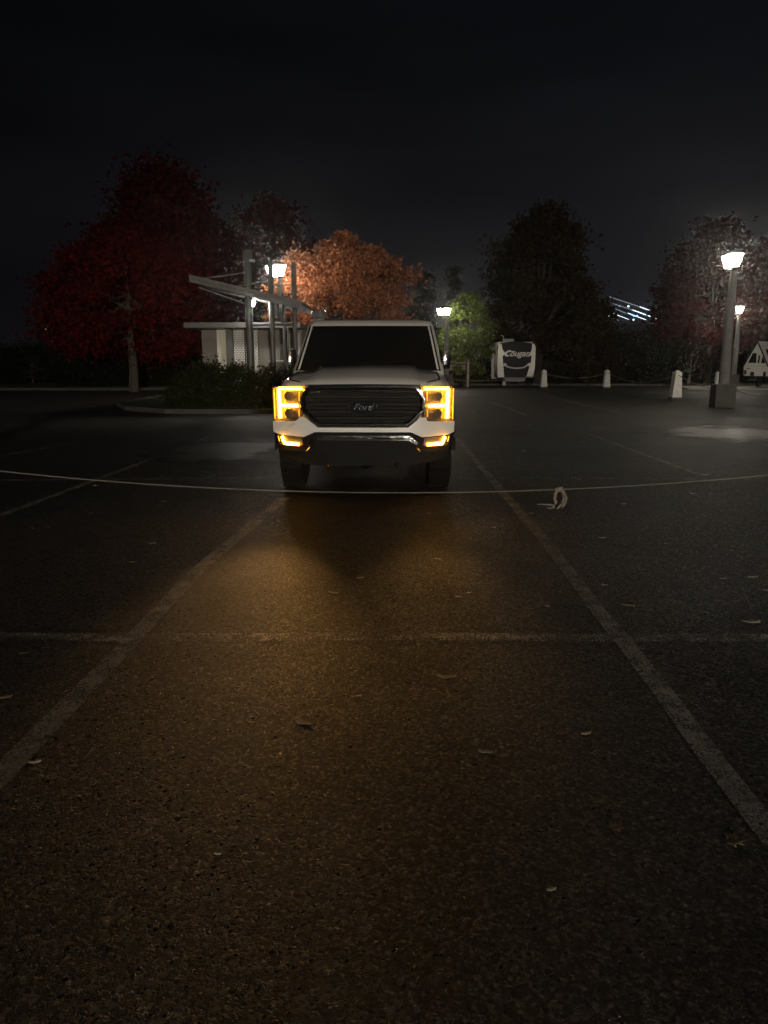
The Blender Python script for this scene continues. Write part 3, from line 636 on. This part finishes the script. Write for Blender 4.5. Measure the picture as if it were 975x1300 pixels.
# fender strip outboard of headlight already in body; headlights
def rec(x,k=.17): return k*max(0,(abs(x)-.25)/.75)**2.4
def bar(path,r,name,m,parent,dy=0):
    return MB().tube([(x,dy+rec(x),z) for x,z in path],r,8).build(name,m,parent)
def dense(a,b,n=6): return [(a[0]+(b[0]-a[0])*i/n,a[1]+(b[1]-a[1])*i/n) for i in range(n+1)]
for s in (-1,1):
    hw=[(s*.665,.905),(s*.70,.862),(s*.985,.850),(s*.99,1.215),(s*.62,1.235),(s*.665,1.12)]
    if s<0: hw=hw[::-1]
    H=curved(hw,.10,.16,'headlight',REFL,T)
    # bezel blocks round two projector cells
    for zc in (1.12,.935):
        ce=MB().lathe([(.055,.035),(.062,.06),(.05,.11)],(s*.80,rec(.8),zc),axis='Y',n=20).build('projector',mat('projector glass',(.10,.09,.07),.08,metal=.4),H)
    xo=s*.925
    bar(dense((xo,1.205),(xo-s*.008,.880)),.0185,'light_bar',AMB,H,.055)
    bar(dense((s*.66,1.203),(xo,1.203)),.0160,'light_bar',AMB,H,.055)
    bar(dense((s*.71,1.018),(xo-s*.03,1.018)),.0165,'light_bar',AMB,H,.055)
    bar(dense((s*.985,1.20),(s*.982,.87)),.005,'light_bar',AMB2,H,.055)
    bar(dense((s*.695,1.17),(s*.695,1.07)),.006,'light_bar',AMB2,H,.07)
    bar(dense((s*.70,.98),(s*.70,.90)),.006,'light_bar',AMB2,H,.07)
    bar(dense((s*.86,1.17),(s*.86,.88)),.004,'light_bar',AMB2,H,.085)
    cov=[(s*.655,.90),(s*.70,.857),(s*.99,.848),(s*.995,1.222),(s*.61,1.24),(s*.655,1.12)]
    if s<0: cov=cov[::-1]
    curved(cov,.018,.022,'headlight_cover',CLR,H)
    fw=[(s*.655,.600),(s*.70,.575),(s*.93,.590),(s*.955,.695),(s*.67,.675)]
    if s<0: fw=fw[::-1]
    F=curved(fw,.012,.04,'fog_light',REFL,BU)
    bar(dense((s*.70,.606),(s*.86,.612))+dense((s*.865,.614),(s*.893,.685)),.0155,'light_bar',AMB,F,-.008)
    bar(dense((s*.925,.63),(s*.94,.69)),.005,'light_bar',AMB2,F,-.003)
    ff=[(s*.645,.592),(s*.70,.566),(s*.935,.582),(s*.965,.70),(s*.66,.682)]
    if s<0: ff=ff[::-1]
    # the beam of the lamp
    ld=bpy.data.lights.new('beam','SPOT'); ld.energy=SPOT*(1.7 if s<0 else .55); ld.color=(1,.50,.14); ld.spot_size=R(25); ld.spot_blend=1.0; ld.shadow_soft_size=.12
    lo=bpy.data.objects.new('beam',ld); sc.collection.objects.link(lo); lo.parent=H; lo.location=(s*.80,-.06,1.02)
    d=Vector((-s*.22,-3.7,-1.02)); lo.rotation_euler=d.to_track_quat('-Z','Y').to_euler()
# wheels
for y in (.95,4.62):
    for s in (-1,1):
        W=MB().lathe([(.24,-.13),(.36,-.14),(.405,-.125),(.43,-.09),(.435,0),(.43,.09),(.405,.125),(.36,.14),(.24,.13)],(s*.865,y,.435),axis='X',n=40).build('wheel',RUB,T)
        tr=MB()
        for k in range(44):
            a=2*math.pi*k/44; c_,s_=math.cos(a),math.sin(a)
            for off in (-.085,0,.085):
                aa=a+(.03 if off==0 else 0); cx_,sz_=math.cos(aa),math.sin(aa)
                p0=Vector((s*.865+off,y+cx_*.432,.435+sz_*.432)); u=Vector((0,-sz_,cx_))*.018; n_=Vector((0,cx_,sz_))*.010; e_=Vector((.034,0,0))
                tr.add([p0-u-e_,p0+u-e_,p0+u+e_,p0-u+e_,p0-u-e_+n_,p0+u-e_+n_,p0+u+e_+n_,p0-u+e_+n_],[(4,5,6,7),(0,1,5,4),(1,2,6,5),(2,3,7,6),(3,0,4,7)])
        tr.build('tread',RUB,W,smooth=False)
        rm=MB().lathe([(.10,s*.10),(.235,s*.125),(.25,s*.135)],(s*.865,y,.435),axis='X',n=30)
        for k in range(6):
            a=2*math.pi*k/6; rm.tube([(s*.865+s*.13,y+.05*math.cos(a),.435+.05*math.sin(a)),(s*.865+s*.132,y+.24*math.cos(a),.435+.24*math.sin(a))],.028,6)
        rm.build('rim',CHB,W)
T.location.z=-.003
MB().box(-.95,.95,5.80,5.95,.62,.80).build('rear_bumper',CHB,T,bevel=.02)
for s in (-1,1): MB().box(s*.90-.07,s*.90+.07,5.80,5.87,.98,1.32).build('tail_light',mat('tail lamp',(.25,.01,.01),.2),T,bevel=.01)
MB().box(-.80,.80,5.845,5.875,.86,1.40).build('tailgate',WHITE,T,bevel=.01)

# ------------------------------------------------------------------ bollards and ropes
BW = mat('white bollard paint', (.72,.70,.66), .6, var=.25, vscale=6, bump=.2)
ROPE2 = mat('pale cord fibre', (.24,.21,.17), .85, var=.3, vscale=60, bump=.6, bscale=150)
ROPE = mat('rope fibre', (.16,.145,.115), .85, var=.3, vscale=60, bump=.6, bscale=150)
def bollard(loc,label,H=1.12,w=.21):
    t=thing('bollard',label,'bollard',loc,0,'white tapered bollards roped together')
    MB().prism([(-w,0),(w,0),(w*.62,H),(-w*.62,H)],-w,w).build('post',BW,t,bevel=.03)
    MB().prism([(-w-.02,0),(w+.02,0),(w+.02,.08),(-w-.02,.08)],-w-.02,w+.02).build('foot',mat('dark base',(.05,.05,.05),.8),t)
    MB().prism([(-w*.5,H+.002),(w*.5,H+.002),(0,H+.06)],-w*.5,w*.5).build('cap',BW,t)
    MB().lathe([(.045,-w*.72),(.045,-w*.60)],(0,0,H-.16),axis='Y',n=12).build('eye_bolt',DKM,t)
    return t
def gx(px,Y): return at(px,470,Y).x
B0=bollard((gx(860,31.5),31.5,0),'tallest white bollard, nearest to the concrete lamp base')
def bd(px,Y,lab,z=0,sc_=None): return dup(B0,(gx(px,Y),Y,z),0,lab,None,sc_)
bd(691,45.5,'white bollard just right of the white trailer',0,.92)
bd(771,45.5,'white bollard midway between the white trailer and the tallest bollard',0,.92)
bd(640.5,49.2,'small white bollard in front of the lower left corner of the trailer',0,.58)
bd(756,58,'small far white bollard left of the middle one, low in front of the shrubs',.1,.5)
bd(834,58,'small far white bollard just left of the tallest bollard',.1,.5)
bd(911.5,50,'white bollard mostly hidden behind the nearest lamp pole',.07,.72)
def rope(a,b,sag,r,label,cat='rope',n=24,m=None):
    a=Vector(a); b=Vector(b); pts=[]
    for i in range(n+1):
        t=i/n; q=a.lerp(b,t); q.z-=sag*4*t*(1-t); pts.append(q)
    return tag(MB().tube(pts,r,6).build('rope',m or ROPE),label,cat)
top=lambda px,Y,h: (gx(px,Y),Y-.13,h)
rope(top(860,31.5,1.0),top(771,45.5,.92),.42,.018,'rope sagging from the tallest bollard to the one left of it')
rope(top(771,45.5,.9),top(691,45.5,.88),.30,.018,'rope between the two bollards right of the white trailer')
rope(top(691,45.5,.85),(gx(575,45.5),45.37,.5),.22,.018,'rope running left from the trailer bollard behind the truck')
rope(top(860,31.5,1.0),(gx(916,26),26.0,.6),.12,.016,'rope from the tallest bollard to the concrete lamp base')
rope((gx(924,25.5)+.25,25.4,.62),(gx(1010,30),30,.7),.35,.016,'rope running right from the concrete lamp base')
# near rope across the picture
YR=6.0
pA,pB,pC=at(0,598,YR),at(487,625.5,YR),at(975,603,YR)
co=np.polyfit([pA.x,pB.x,pC.x],[pA.z,pB.z,pC.z],2)
XE=5.5; pts=[(x,YR,float(np.polyval(co,x))) for x in np.linspace(-XE,XE,80)]
nr=MB().tube(pts,.0052,6).build('rope',ROPE); tag(nr,'thin pale rope stretched low across the photo in front of the truck','rope')
dup(B0,(-XE-.1,YR,0),0,'near white bollard holding the left end of the long rope'); dup(B0,(XE+.1,YR,0),0,'near white bollard holding the right end of the long rope')
# frayed cord tied on the rope
tz=thing('frayed_cord','frayed loop of pale cord knotted on the long rope, right of the truck','cord',at(710,620,YR-.012))
def lp(pts_px,r,name,mat_=ROPE2):
    o=at(710,620,YR-.012); P=[at(x,y,YR-.012+dy)-o for x,y,dy in pts_px]
    return MB().tube(P,r,6).build(name,mat_,tz)
lp([(705,622,0),(709,620.5,-.01),(713,619.5,0),(713,622,.01),(708,623,.01)],.013,'knot')
lp([(707,622,0),(705,628,0),(704,633,0),(706,638,.01),(703,642,0)],[.012,.015,.014,.013,.008],'strand')
lp([(713,621,0),(717,627,0),(719,632,0),(717,639,.01),(713,644,0)],[.011,.010,.011,.012,.006],'strand')
lp([(712,621,.01),(715,628,.02),(716,634,.01),(712,641,0),(707,646,0)],[.006,.009,.010,.012,.006],'strand')
lp([(716,630,-.01),(718.5,636,-.01),(717,641,0),(714,646,0)],.004,'strand')
lp([(704,643,0),(700,641,.01),(694,640.5,.0),(688,640,0),(682,640.5,-.02)],[.010,.009,.006,.005,.003],'strand')
lp([(704,644,0),(700,645,-.01),(695,644.5,0)],[.007,.005,.004],'strand')

# ------------------------------------------------------------------ fifth-wheel trailer
YT=48.0
t=thing('camping_trailer','white fifth-wheel trailer with a black nose cap seen head-on','trailer',(0,0,.0))
def q(px,py,Y=YT): v=at(px,py,Y); return v.x,v.z
TW=mat('trailer white',(.62,.60,.55),.4,var=.12,vscale=1.5); TB=mat('trailer black cap',(.006,.006,.006),.5,spec=.1)
xl,zt=q(631,434); xr,_=q(680,434); zb=q(0,479)[1]; xc=(xl+xr)/2
body=MB().box(xl+.05,xr-.05,YT+.5,YT+9,zb,zt+.02).build('body',TW,t,bevel=.12)
cap=MB().loft([[(x*k,y,z) for x,z in ()] for k in ()]) if 0 else None
capo=[q(633,479),q(678,479),q(679.5,440),q(676,435.5),(xc,q(0,433.5)[1]),q(636,435.5),q(632,440)]
nose=MB(); nose.loft([[(xc+(x-xc)*k,YT+y,zc0) for x,zc0 in [(a,zb+(b_-zb)*kz+0) for a,b_ in capo]] for k,kz,y in ((.96,.97,0),(1,1,.25),(1,1,.5))]); nose.build('nose_cap',TB,t)
def plate(P,name,m,y=YT-.03,th=.04): 
    return MB().prism([q(a,b,YT) for a,b in P],y,y+th).build(name,m,t)
plate([(632,479),(640,479),(639,466),(638,452),(640.5,450),(644.5,453.5),(643,450),(638,444),(636.5,437),(633.5,436.5),(632,442),(631.5,460)],'side_panel',TW)
plate([(668,479),(677,479),(679,466),(680,442),(678.5,436.5),(675.5,437),(675,444),(672.5,449),(668.5,453.5),(675,451),(674,460)],'side_panel',TW)
sm_=MB(); pp=[q(a,b) for a,b in ((639.5,462.5),(645,466),(651,467.3),(658,467.5),(665,466.5),(670,463),(673.5,461))]
sm_.tube([(x,YT-.06,z) for x,z in pp],.045,8); sm_.build('curved_trim',TW,t)
for a in (641,671):
    x,z=q(a,463); MB().lathe([(.10,-.07),(.10,-.03)],(x,YT,z),axis='Y',n=14).build('marker_lamp',TW,t)
x,z=q(655,449); text('lettering','Cougar',.52,TW,t,(x,YT-.035,z),extrude=.01,shear=.4,width=1.0)
sw=MB(); pp=[q(a,b) for a,b in ((643,450.5),(643.5,447.5),(648,446),(654,446.5))]; sw.tube([(x,YT-.04,z) for x,z in pp],.03,6); sw.build('lettering_swoosh',TW,t)
x,z=q(653,434); MB().box(x-.35,x+.35,YT+2.5,YT+3.3,z-.05,z+.28).build('air_conditioner',mat('grey plastic',(.25,.25,.24),.6),t,bevel=.05)
x,z=q(641.5,434); MB().tube([(x,YT+.6,z-.1),(x-.06,YT+.6,z+.38),(x-.2,YT+.6,z+.42)],.02,6).build('antenna',TW,t)
for dx in (-.35,.30):
    MB().tube([(xc+dx,YT+.3,0),(xc+dx,YT+.3,zb+.1)],.05,8).build('landing_leg',DKM,t)
MB().prism([(xc-.6,zb-.25),(xc+.6,zb-.25),(xc+.7,zb),(xc-.7,zb)],YT+.15,YT+.45).build('hitch_frame',DKM,t)
MB().box(xl+.15,xr-.15,YT+2.2,YT+8.9,.45,zb).build('chassis',DKM,t)
xm,zm=q(628,441); MB().box(xm-.02,xl+.2,YT+1.2,YT+1.25,zb-.1,zm+.0).build('slide_out',mat('trailer grey side',(.28,.26,.24),.5),t)
for s in (-1,1):
    for yy in (5.4,6.4): MB().lathe([(.2,-.1),(.38,-.1),(.38,.1),(.2,.1)],(xc+s*1.05,YT+yy,.38),axis='X').build('wheel',RUB,t)

recentre(t,(xc,YT,0))
# ------------------------------------------------------------------ A-frame camper
YC=44.2
t=thing('popup_camper','small white A-frame camper with pointed gable and dark windows','camper',(0,0,.07))
def qc(px,py): v=at(px,py,YC); return v.x,v.z-.07
def pc(P,name,m,y=YC,th=.05,par=t): return MB().prism([qc(a,b) for a,b in P],y,y+th).build(name,m,par)
def pc(P,name,m,y=YC,th=.05,par=None): return MB().prism([qc(a,b) for a,b in P],y,y+th).build(name,m,par or t)
gb=pc([(945,465),(973.3,465),(962.3,434.5)],'gable_wall',TW)
pc([(944.5,476.5),(974.0,477.5),(974.0,465.2),(944.8,465.2)],'lower_wall',TW,YC-.02,.09)
for P in ([(950,460.6),(960,460.8),(960.8,448.3),(956.2,448)],[(961.8,461),(963.8,461),(965,451),(963.4,451)],[(966.2,461),(971,461),(968.3,452.5)]):
    MB().prism([qc(a,b) for a,b in P],YC-.02,YC-.005).build('window',GLASS,t,smooth=False)
for P in ([(945,475),(948,475.5),(948,470),(945.6,470)],[(952.5,477),(957.5,477),(957.5,472),(953.5,472)],[(968.4,477.5),(971.8,477.5),(972.2,472),(969,472)]):
    MB().prism([qc(a,b) for a,b in P],YC-.035,YC-.021).build('hatch',BLACK,t,smooth=False)
MB().prism([qc(a,b) for a,b in ((948.5,468.5),(952.5,468.5),(952.5,467.5),(948.5,467.5))],YC-.035,YC-.021).build('vent',BLACK,t,smooth=False)
def lean(P0,P1,name,m,y0,y1,dz=0,thk=.05):
    a=qc(*P0); b=qc(*P1); return MB().add([(a[0],y0,a[1]+dz),(b[0],y0,b[1]+dz),(b[0],y1,b[1]+dz),(a[0],y1,a[1]+dz),(a[0],y0,a[1]+dz+thk),(b[0],y0,b[1]+dz+thk),(b[0],y1,b[1]+dz+thk),(a[0],y1,a[1]+dz+thk)],[(0,3,2,1),(4,5,6,7),(0,1,5,4),(1,2,6,5),(2,3,7,6),(3,0,4,7)]).build(name,m,t,smooth=False)
a=qc(962.3,434.5); l_=qc(944.8,465.4); r_=qc(973.6,465.4)
lean((962.3,434.3),(944.6,465.2),'roof_panel',TW,YC,YC+3.6)
# the right roof slope faces the side
lean((962.5,434.3),(973.9,465.2),'roof_panel',TW,YC,YC+3.6)
for P in (((962.4,433.6),(944.2,465.2)),((962.4,433.6),(974.6,465.2))):
    a=qc(*P[0]); b=qc(*P[1]); MB().tube([(a[0],YC-.03,a[1]),(b[0],YC-.03,b[1])],.035,6).build('edge_trim',BLACK,t)
bx0=qc(945,476)[0]; bx1=qc(974,476)[0]; MB().box(bx0+.02,bx1-.02,YC+.08,YC+3.6,qc(0,477)[1],qc(0,465.5)[1]).build('body',TW,t,bevel=.02)
MB().box((bx0+bx1)/2-.05,(bx0+bx1)/2+.05,YC-1.0,YC+.1,.42,.5).build('drawbar',DKM,t)
MB().lathe([(.06,-.05),(.16,-.05),(.16,.05),(.06,.05)],(qc(954,0)[0],YC-.7,.17),axis='X').build('jockey_wheel',RUB,t)
for s in (bx0+.12,bx1-.12): MB().lathe([(.15,-.09),(.31,-.09),(.31,.09),(.15,.09)],(s,YC+1.9,.31),axis='X').build('wheel',RUB,t)
for k,(ya,yb) in enumerate(((.5,1.5),(1.9,3.0))):
    a=qc(962.5,434.3); b=qc(973.9,465.2)
    def rp(u,y): return (a[0]+(b[0]-a[0])*u+.03, YC+y, a[1]+(b[1]-a[1])*u+.075)
    MB().add([rp(.34,ya),rp(.34,yb),rp(.86,yb),rp(.86,ya)],[(0,1,2,3)]).build('roof_window',GLASS,t,smooth=False)
MB().tube([(qc(966,0)[0],YC+.05,qc(0,444)[1]+.07),(qc(966,0)[0],YC+3.5,qc(0,444)[1]+.07)],.03,6).build('roof_seam',BLACK,t)
recentre(t,((bx0+bx1)/2,YC,0),R(-46))

# ------------------------------------------------------------------ plank sign behind the truck
YS=47
t=thing('plank_sign','low sign of two pale planks on posts, just right of the truck','sign',(0,0,0))
for (a,b,c,d) in ((570,592,456.5,461.5),(567,591,463,470)):
    x0,z1=at(a,c,YS).x,at(a,c,YS).z; x1,z0=at(b,d,YS).x,at(b,d,YS).z; MB().box(x0,x1,YS,YS+.06,z0,z1).build('plank',mat('weathered plank',(.30,.25,.20),.8,var=.3,vscale=6,bump=.4),t,bevel=.01)
for a in (594.5,569): x=at(a,460,YS).x; MB().box(x-.06,x+.06,YS+.07,YS+.19,0,at(a,454,YS).z).build('post',mat('sign post',(.36,.33,.28),.8,var=.3),t,bevel=.01)

recentre(t,(at(582,460,YS).x,YS,0))
# ------------------------------------------------------------------ far bridge
YB=230.0
t=thing('cable_stayed_bridge','far bridge whose white cables are lit, seen between two dark trees','bridge',(0,0,0))
def qb(px,py): v=at(px,py,YB); return v.x,v.z
BC=mat('bridge concrete',(.3,.3,.3),.7); 
x0,zd=qb(640,408.5); x1,_=qb(900,408.5); MB().box(x0,x1,YB-4,YB+4,zd-1.1,zd).build('deck',BC,t,smooth=False)
x,z=qb(700,340); MB().box(x-1.2,x+1.2,YB-1.5,YB+1.5,0,z).build('pylon',BC,t,bevel=.3)
cl=mat('lit cable',(.6,.65,.7),.5,emit=(.72,.85,1),estr=3.2); cl2=mat('dim lit cable',(.6,.65,.7),.5,emit=(.7,.85,1),estr=.6); cb=mat('blue lit cable',(.4,.6,.8),.5,emit=(.25,.6,1),estr=2.4)  # floodlight on the cables put in as their own glow
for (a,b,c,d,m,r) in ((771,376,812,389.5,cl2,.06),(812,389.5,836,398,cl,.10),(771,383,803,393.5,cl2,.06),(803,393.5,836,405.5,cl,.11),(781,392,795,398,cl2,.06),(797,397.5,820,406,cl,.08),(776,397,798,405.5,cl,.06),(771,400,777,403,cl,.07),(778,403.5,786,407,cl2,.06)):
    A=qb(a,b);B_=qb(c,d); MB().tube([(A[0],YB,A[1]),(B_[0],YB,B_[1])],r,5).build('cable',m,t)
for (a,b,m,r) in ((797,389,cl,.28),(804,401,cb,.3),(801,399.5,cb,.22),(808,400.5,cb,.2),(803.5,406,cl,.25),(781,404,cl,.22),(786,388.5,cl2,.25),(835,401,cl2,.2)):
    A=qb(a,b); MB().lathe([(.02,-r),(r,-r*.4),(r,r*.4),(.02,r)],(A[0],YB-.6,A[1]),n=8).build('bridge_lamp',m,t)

# ------------------------------------------------------------------ far building on the left
YU=150
t=thing('office_building','far dark building with two short rows of lit windows at the left','building',(0,0,0))
a=at(44,402,YU);b_=at(92,402,YU); MB().box(a.x,b_.x,YU,YU+12,0,a.z).build('wall',mat('dark facade',(.05,.05,.055),.8,var=.3,vscale=.3),t,smooth=False)
MB().box(a.x-.3,b_.x+.3,YU-.3,YU+12.3,a.z,a.z+.4).build('roof',mat('dark roof',(.03,.03,.03),.8),t,smooth=False)
wm=mat('lit window',(.8,.8,.7),.5,emit=(1,.95,.8),estr=1.8); wm2=mat('dim lit window',(.8,.8,.7),.5,emit=(.9,.95,1),estr=.25)
for (x,y,w_,h_,m) in ((57,413,2,.9,wm),(59.8,413,2,.9,wm),(62.5,413,2,.9,wm2),(65,413,1.6,.9,wm2),(68,413,1.6,.9,wm),(58,417,2.2,1.6,wm),(61.5,417,3,1.6,wm),(78.5,417,1.2,1.3,wm),(66,432,1.2,1.2,wm2),(54.5,416.5,1,1.4,wm2)):
    p0=at(x,y+h_,YU);p1=at(x+w_,y,YU); MB().box(p0.x,p1.x,YU-.08,YU-.02,p0.z,p1.z).build('window',m,t,smooth=False)

# ------------------------------------------------------------------ fallen leaves
LM=[mat('dry tan leaf',(.34,.27,.16),.7,var=.4,vscale=20,bump=.4,bscale=40),mat('dry brown leaf',(.20,.12,.06),.7,var=.4,vscale=20,bump=.4),mat('pale leaf',(.55,.50,.38),.7,var=.3,vscale=20),mat('greenish leaf',(.18,.24,.16),.6,var=.3,vscale=20)]
def leaf(px,py,w_px,m,label,group=None,kind='oval',curl=.35,rot=None):
    p=ground(px,py); d=math.hypot(p.x,p.y); s=w_px/940*math.hypot(d,CAM_H)/2; rz=rot if rot is not None else random.uniform(-.6,.6)
    vs=[];n=16
    if kind=='maple':
        rad=[1,.45,.8,.4,.9,.42,.7,.35,.3,.35,.7,.42,.9,.4,.8,.45]
        P=[(math.cos(2*math.pi*k/16)*rad[k],math.sin(2*math.pi*k/16)*rad[k]) for k in range(16)]
    else:
        P=[(math.cos(2*math.pi*k/16),.42*math.sin(2*math.pi*k/16)*(1+.15*math.cos(4*math.pi*k/16))) for k in range(16)]
    c_,s_=math.cos(rz),math.sin(rz); top=[];tw=random.uniform(-.3,.3)
    def pt(u,v): z=.004+s*(.35*curl*(u*u+.6*v*v)+tw*u*v+.05*math.sin(7*u)); return ((u*c_-v*s_)*s,(u*s_+v*c_)*s,max(z,.003))
    rings=[[pt(u*k,v*k) for u,v in P] for k in (1,.66,.33)]
    mb=MB(); mb.loft(rings,cap=False); o=len(mb.v); mb.v.append(pt(0,0)); base=2*n
    mb.f+= [(base+i,base+(i+1)%n,o) for i in range(n)]
    a=Vector(pt(1,0)); st=MB()
    ob=mb.build('fallen_leaf',m,None,loc=(p.x,p.y,0)); so=ob.modifiers.new('s','SOLIDIFY'); so.thickness=.0012
    tag(ob,label,'leaf',group or 'fallen leaves on the asphalt')
    return ob
leaf(567,860,26,LM[0],'largest curled brown leaf, below the worn cross line in the middle',curl=.8,rot=.1)
leaf(386,918,24,LM[0],'tan leaf lying left of centre below the cross line',rot=-.45)
leaf(616,955,18,LM[3],'grey-green leaf lying alone right of centre',rot=-.1,curl=.2)
leaf(930,1068,30,LM[0],'lobed brown leaf near the right edge in the foreground',kind='maple')
leaf(780,1051,24,LM[1],'dark lobed leaf left of the one at the right edge',kind='maple')
leaf(140,1197,12,LM[1],'small upright orange-brown leaf at the bottom left',rot=1.5,curl=.6)
leaf(5,886,18,LM[0],'leaf at the very left edge of the photo',rot=.3)
leaf(953,790,21,LM[2],'pale long leaf by the right end of the cross line',rot=0)
leaf(798,769,17,LM[0],'tan leaf just above where the right line meets the cross line',rot=-.2)
leaf(956,733,13,LM[2],'pale leaf at the right, above the long pale one',rot=.2)
leaf(694,770,9,LM[2],'small pale leaf inside the stall left of the right line',kind='maple')
leaf(556,710,10,LM[2],'pale leaf in the middle of the truck shadow',rot=-.4)
leaf(457,734,9,LM[2],'pale leaf left of the middle, just in front of the truck shadow',rot=.4)
leaf(424,753,15,LM[0],'tan leaf near the left side of the stall, above the cross line',rot=-.4)
leaf(583,758,11,LM[0],'tan leaf right of the middle, above the cross line',rot=-.2)
leaf(764,683,10,LM[2],'pale leaf right of the right stall line, midway up',rot=-.1)
leaf(711,930,18,LM[1],'brown leaf low on the right inside the stall',kind='maple')
small=[(168,714,9),(193,690,10),(197,666,8),(208,637,7),(122,617,9),(895,603,9),(880,627,7),(792,640,9),(918,735,8),(627,670,6),(735,609,7),(665,573,6),(740,561,6),(788,615,6),(42,671,5),(62,669,5),(115,652,5),(595,753,6),(438,766,8),(636,693,5),(974,750,9),(30,830,10),(744,932,14),(44,968,14),(767,743,8),(234,591,5),(674,652,7),(480,700,5),(846,690,5),(276,1085,9),(700,1130,12),(455,884,9),(545,652,5),(690,590,5)]
for px,py,w_ in small:
    leaf(px,py,w_,LM[random.choice((0,2,2,1))],'small dry leaf fragment scattered flat on the asphalt','small leaf fragments on the asphalt')

# ------------------------------------------------------------------ night haze
hz=MB().box(-130,130,-60,245,-1,60).build('haze',None,smooth=False) if 0 else None
me=bpy.data.meshes.new('haze'); mb=MB().box(-130,130,-60,245,-1,60); me.from_pydata(mb.v,[],mb.f); hz=bpy.data.objects.new('haze',me); sc.collection.objects.link(hz)
m=bpy.data.materials.new('haze'); m.use_nodes=True; nt=m.node_tree; nt.nodes.clear(); out=N(nt,'ShaderNodeOutputMaterial'); pv=N(nt,'ShaderNodeVolumePrincipled')
pv.inputs['Color'].default_value=(.85,.87,.9,1); pv.inputs['Density'].default_value=HAZE; pv.inputs['Anisotropy'].default_value=.92; nt.links.new(pv.outputs[0],out.inputs['Volume']); me.materials.append(m)
tag(hz,kind='stuff')
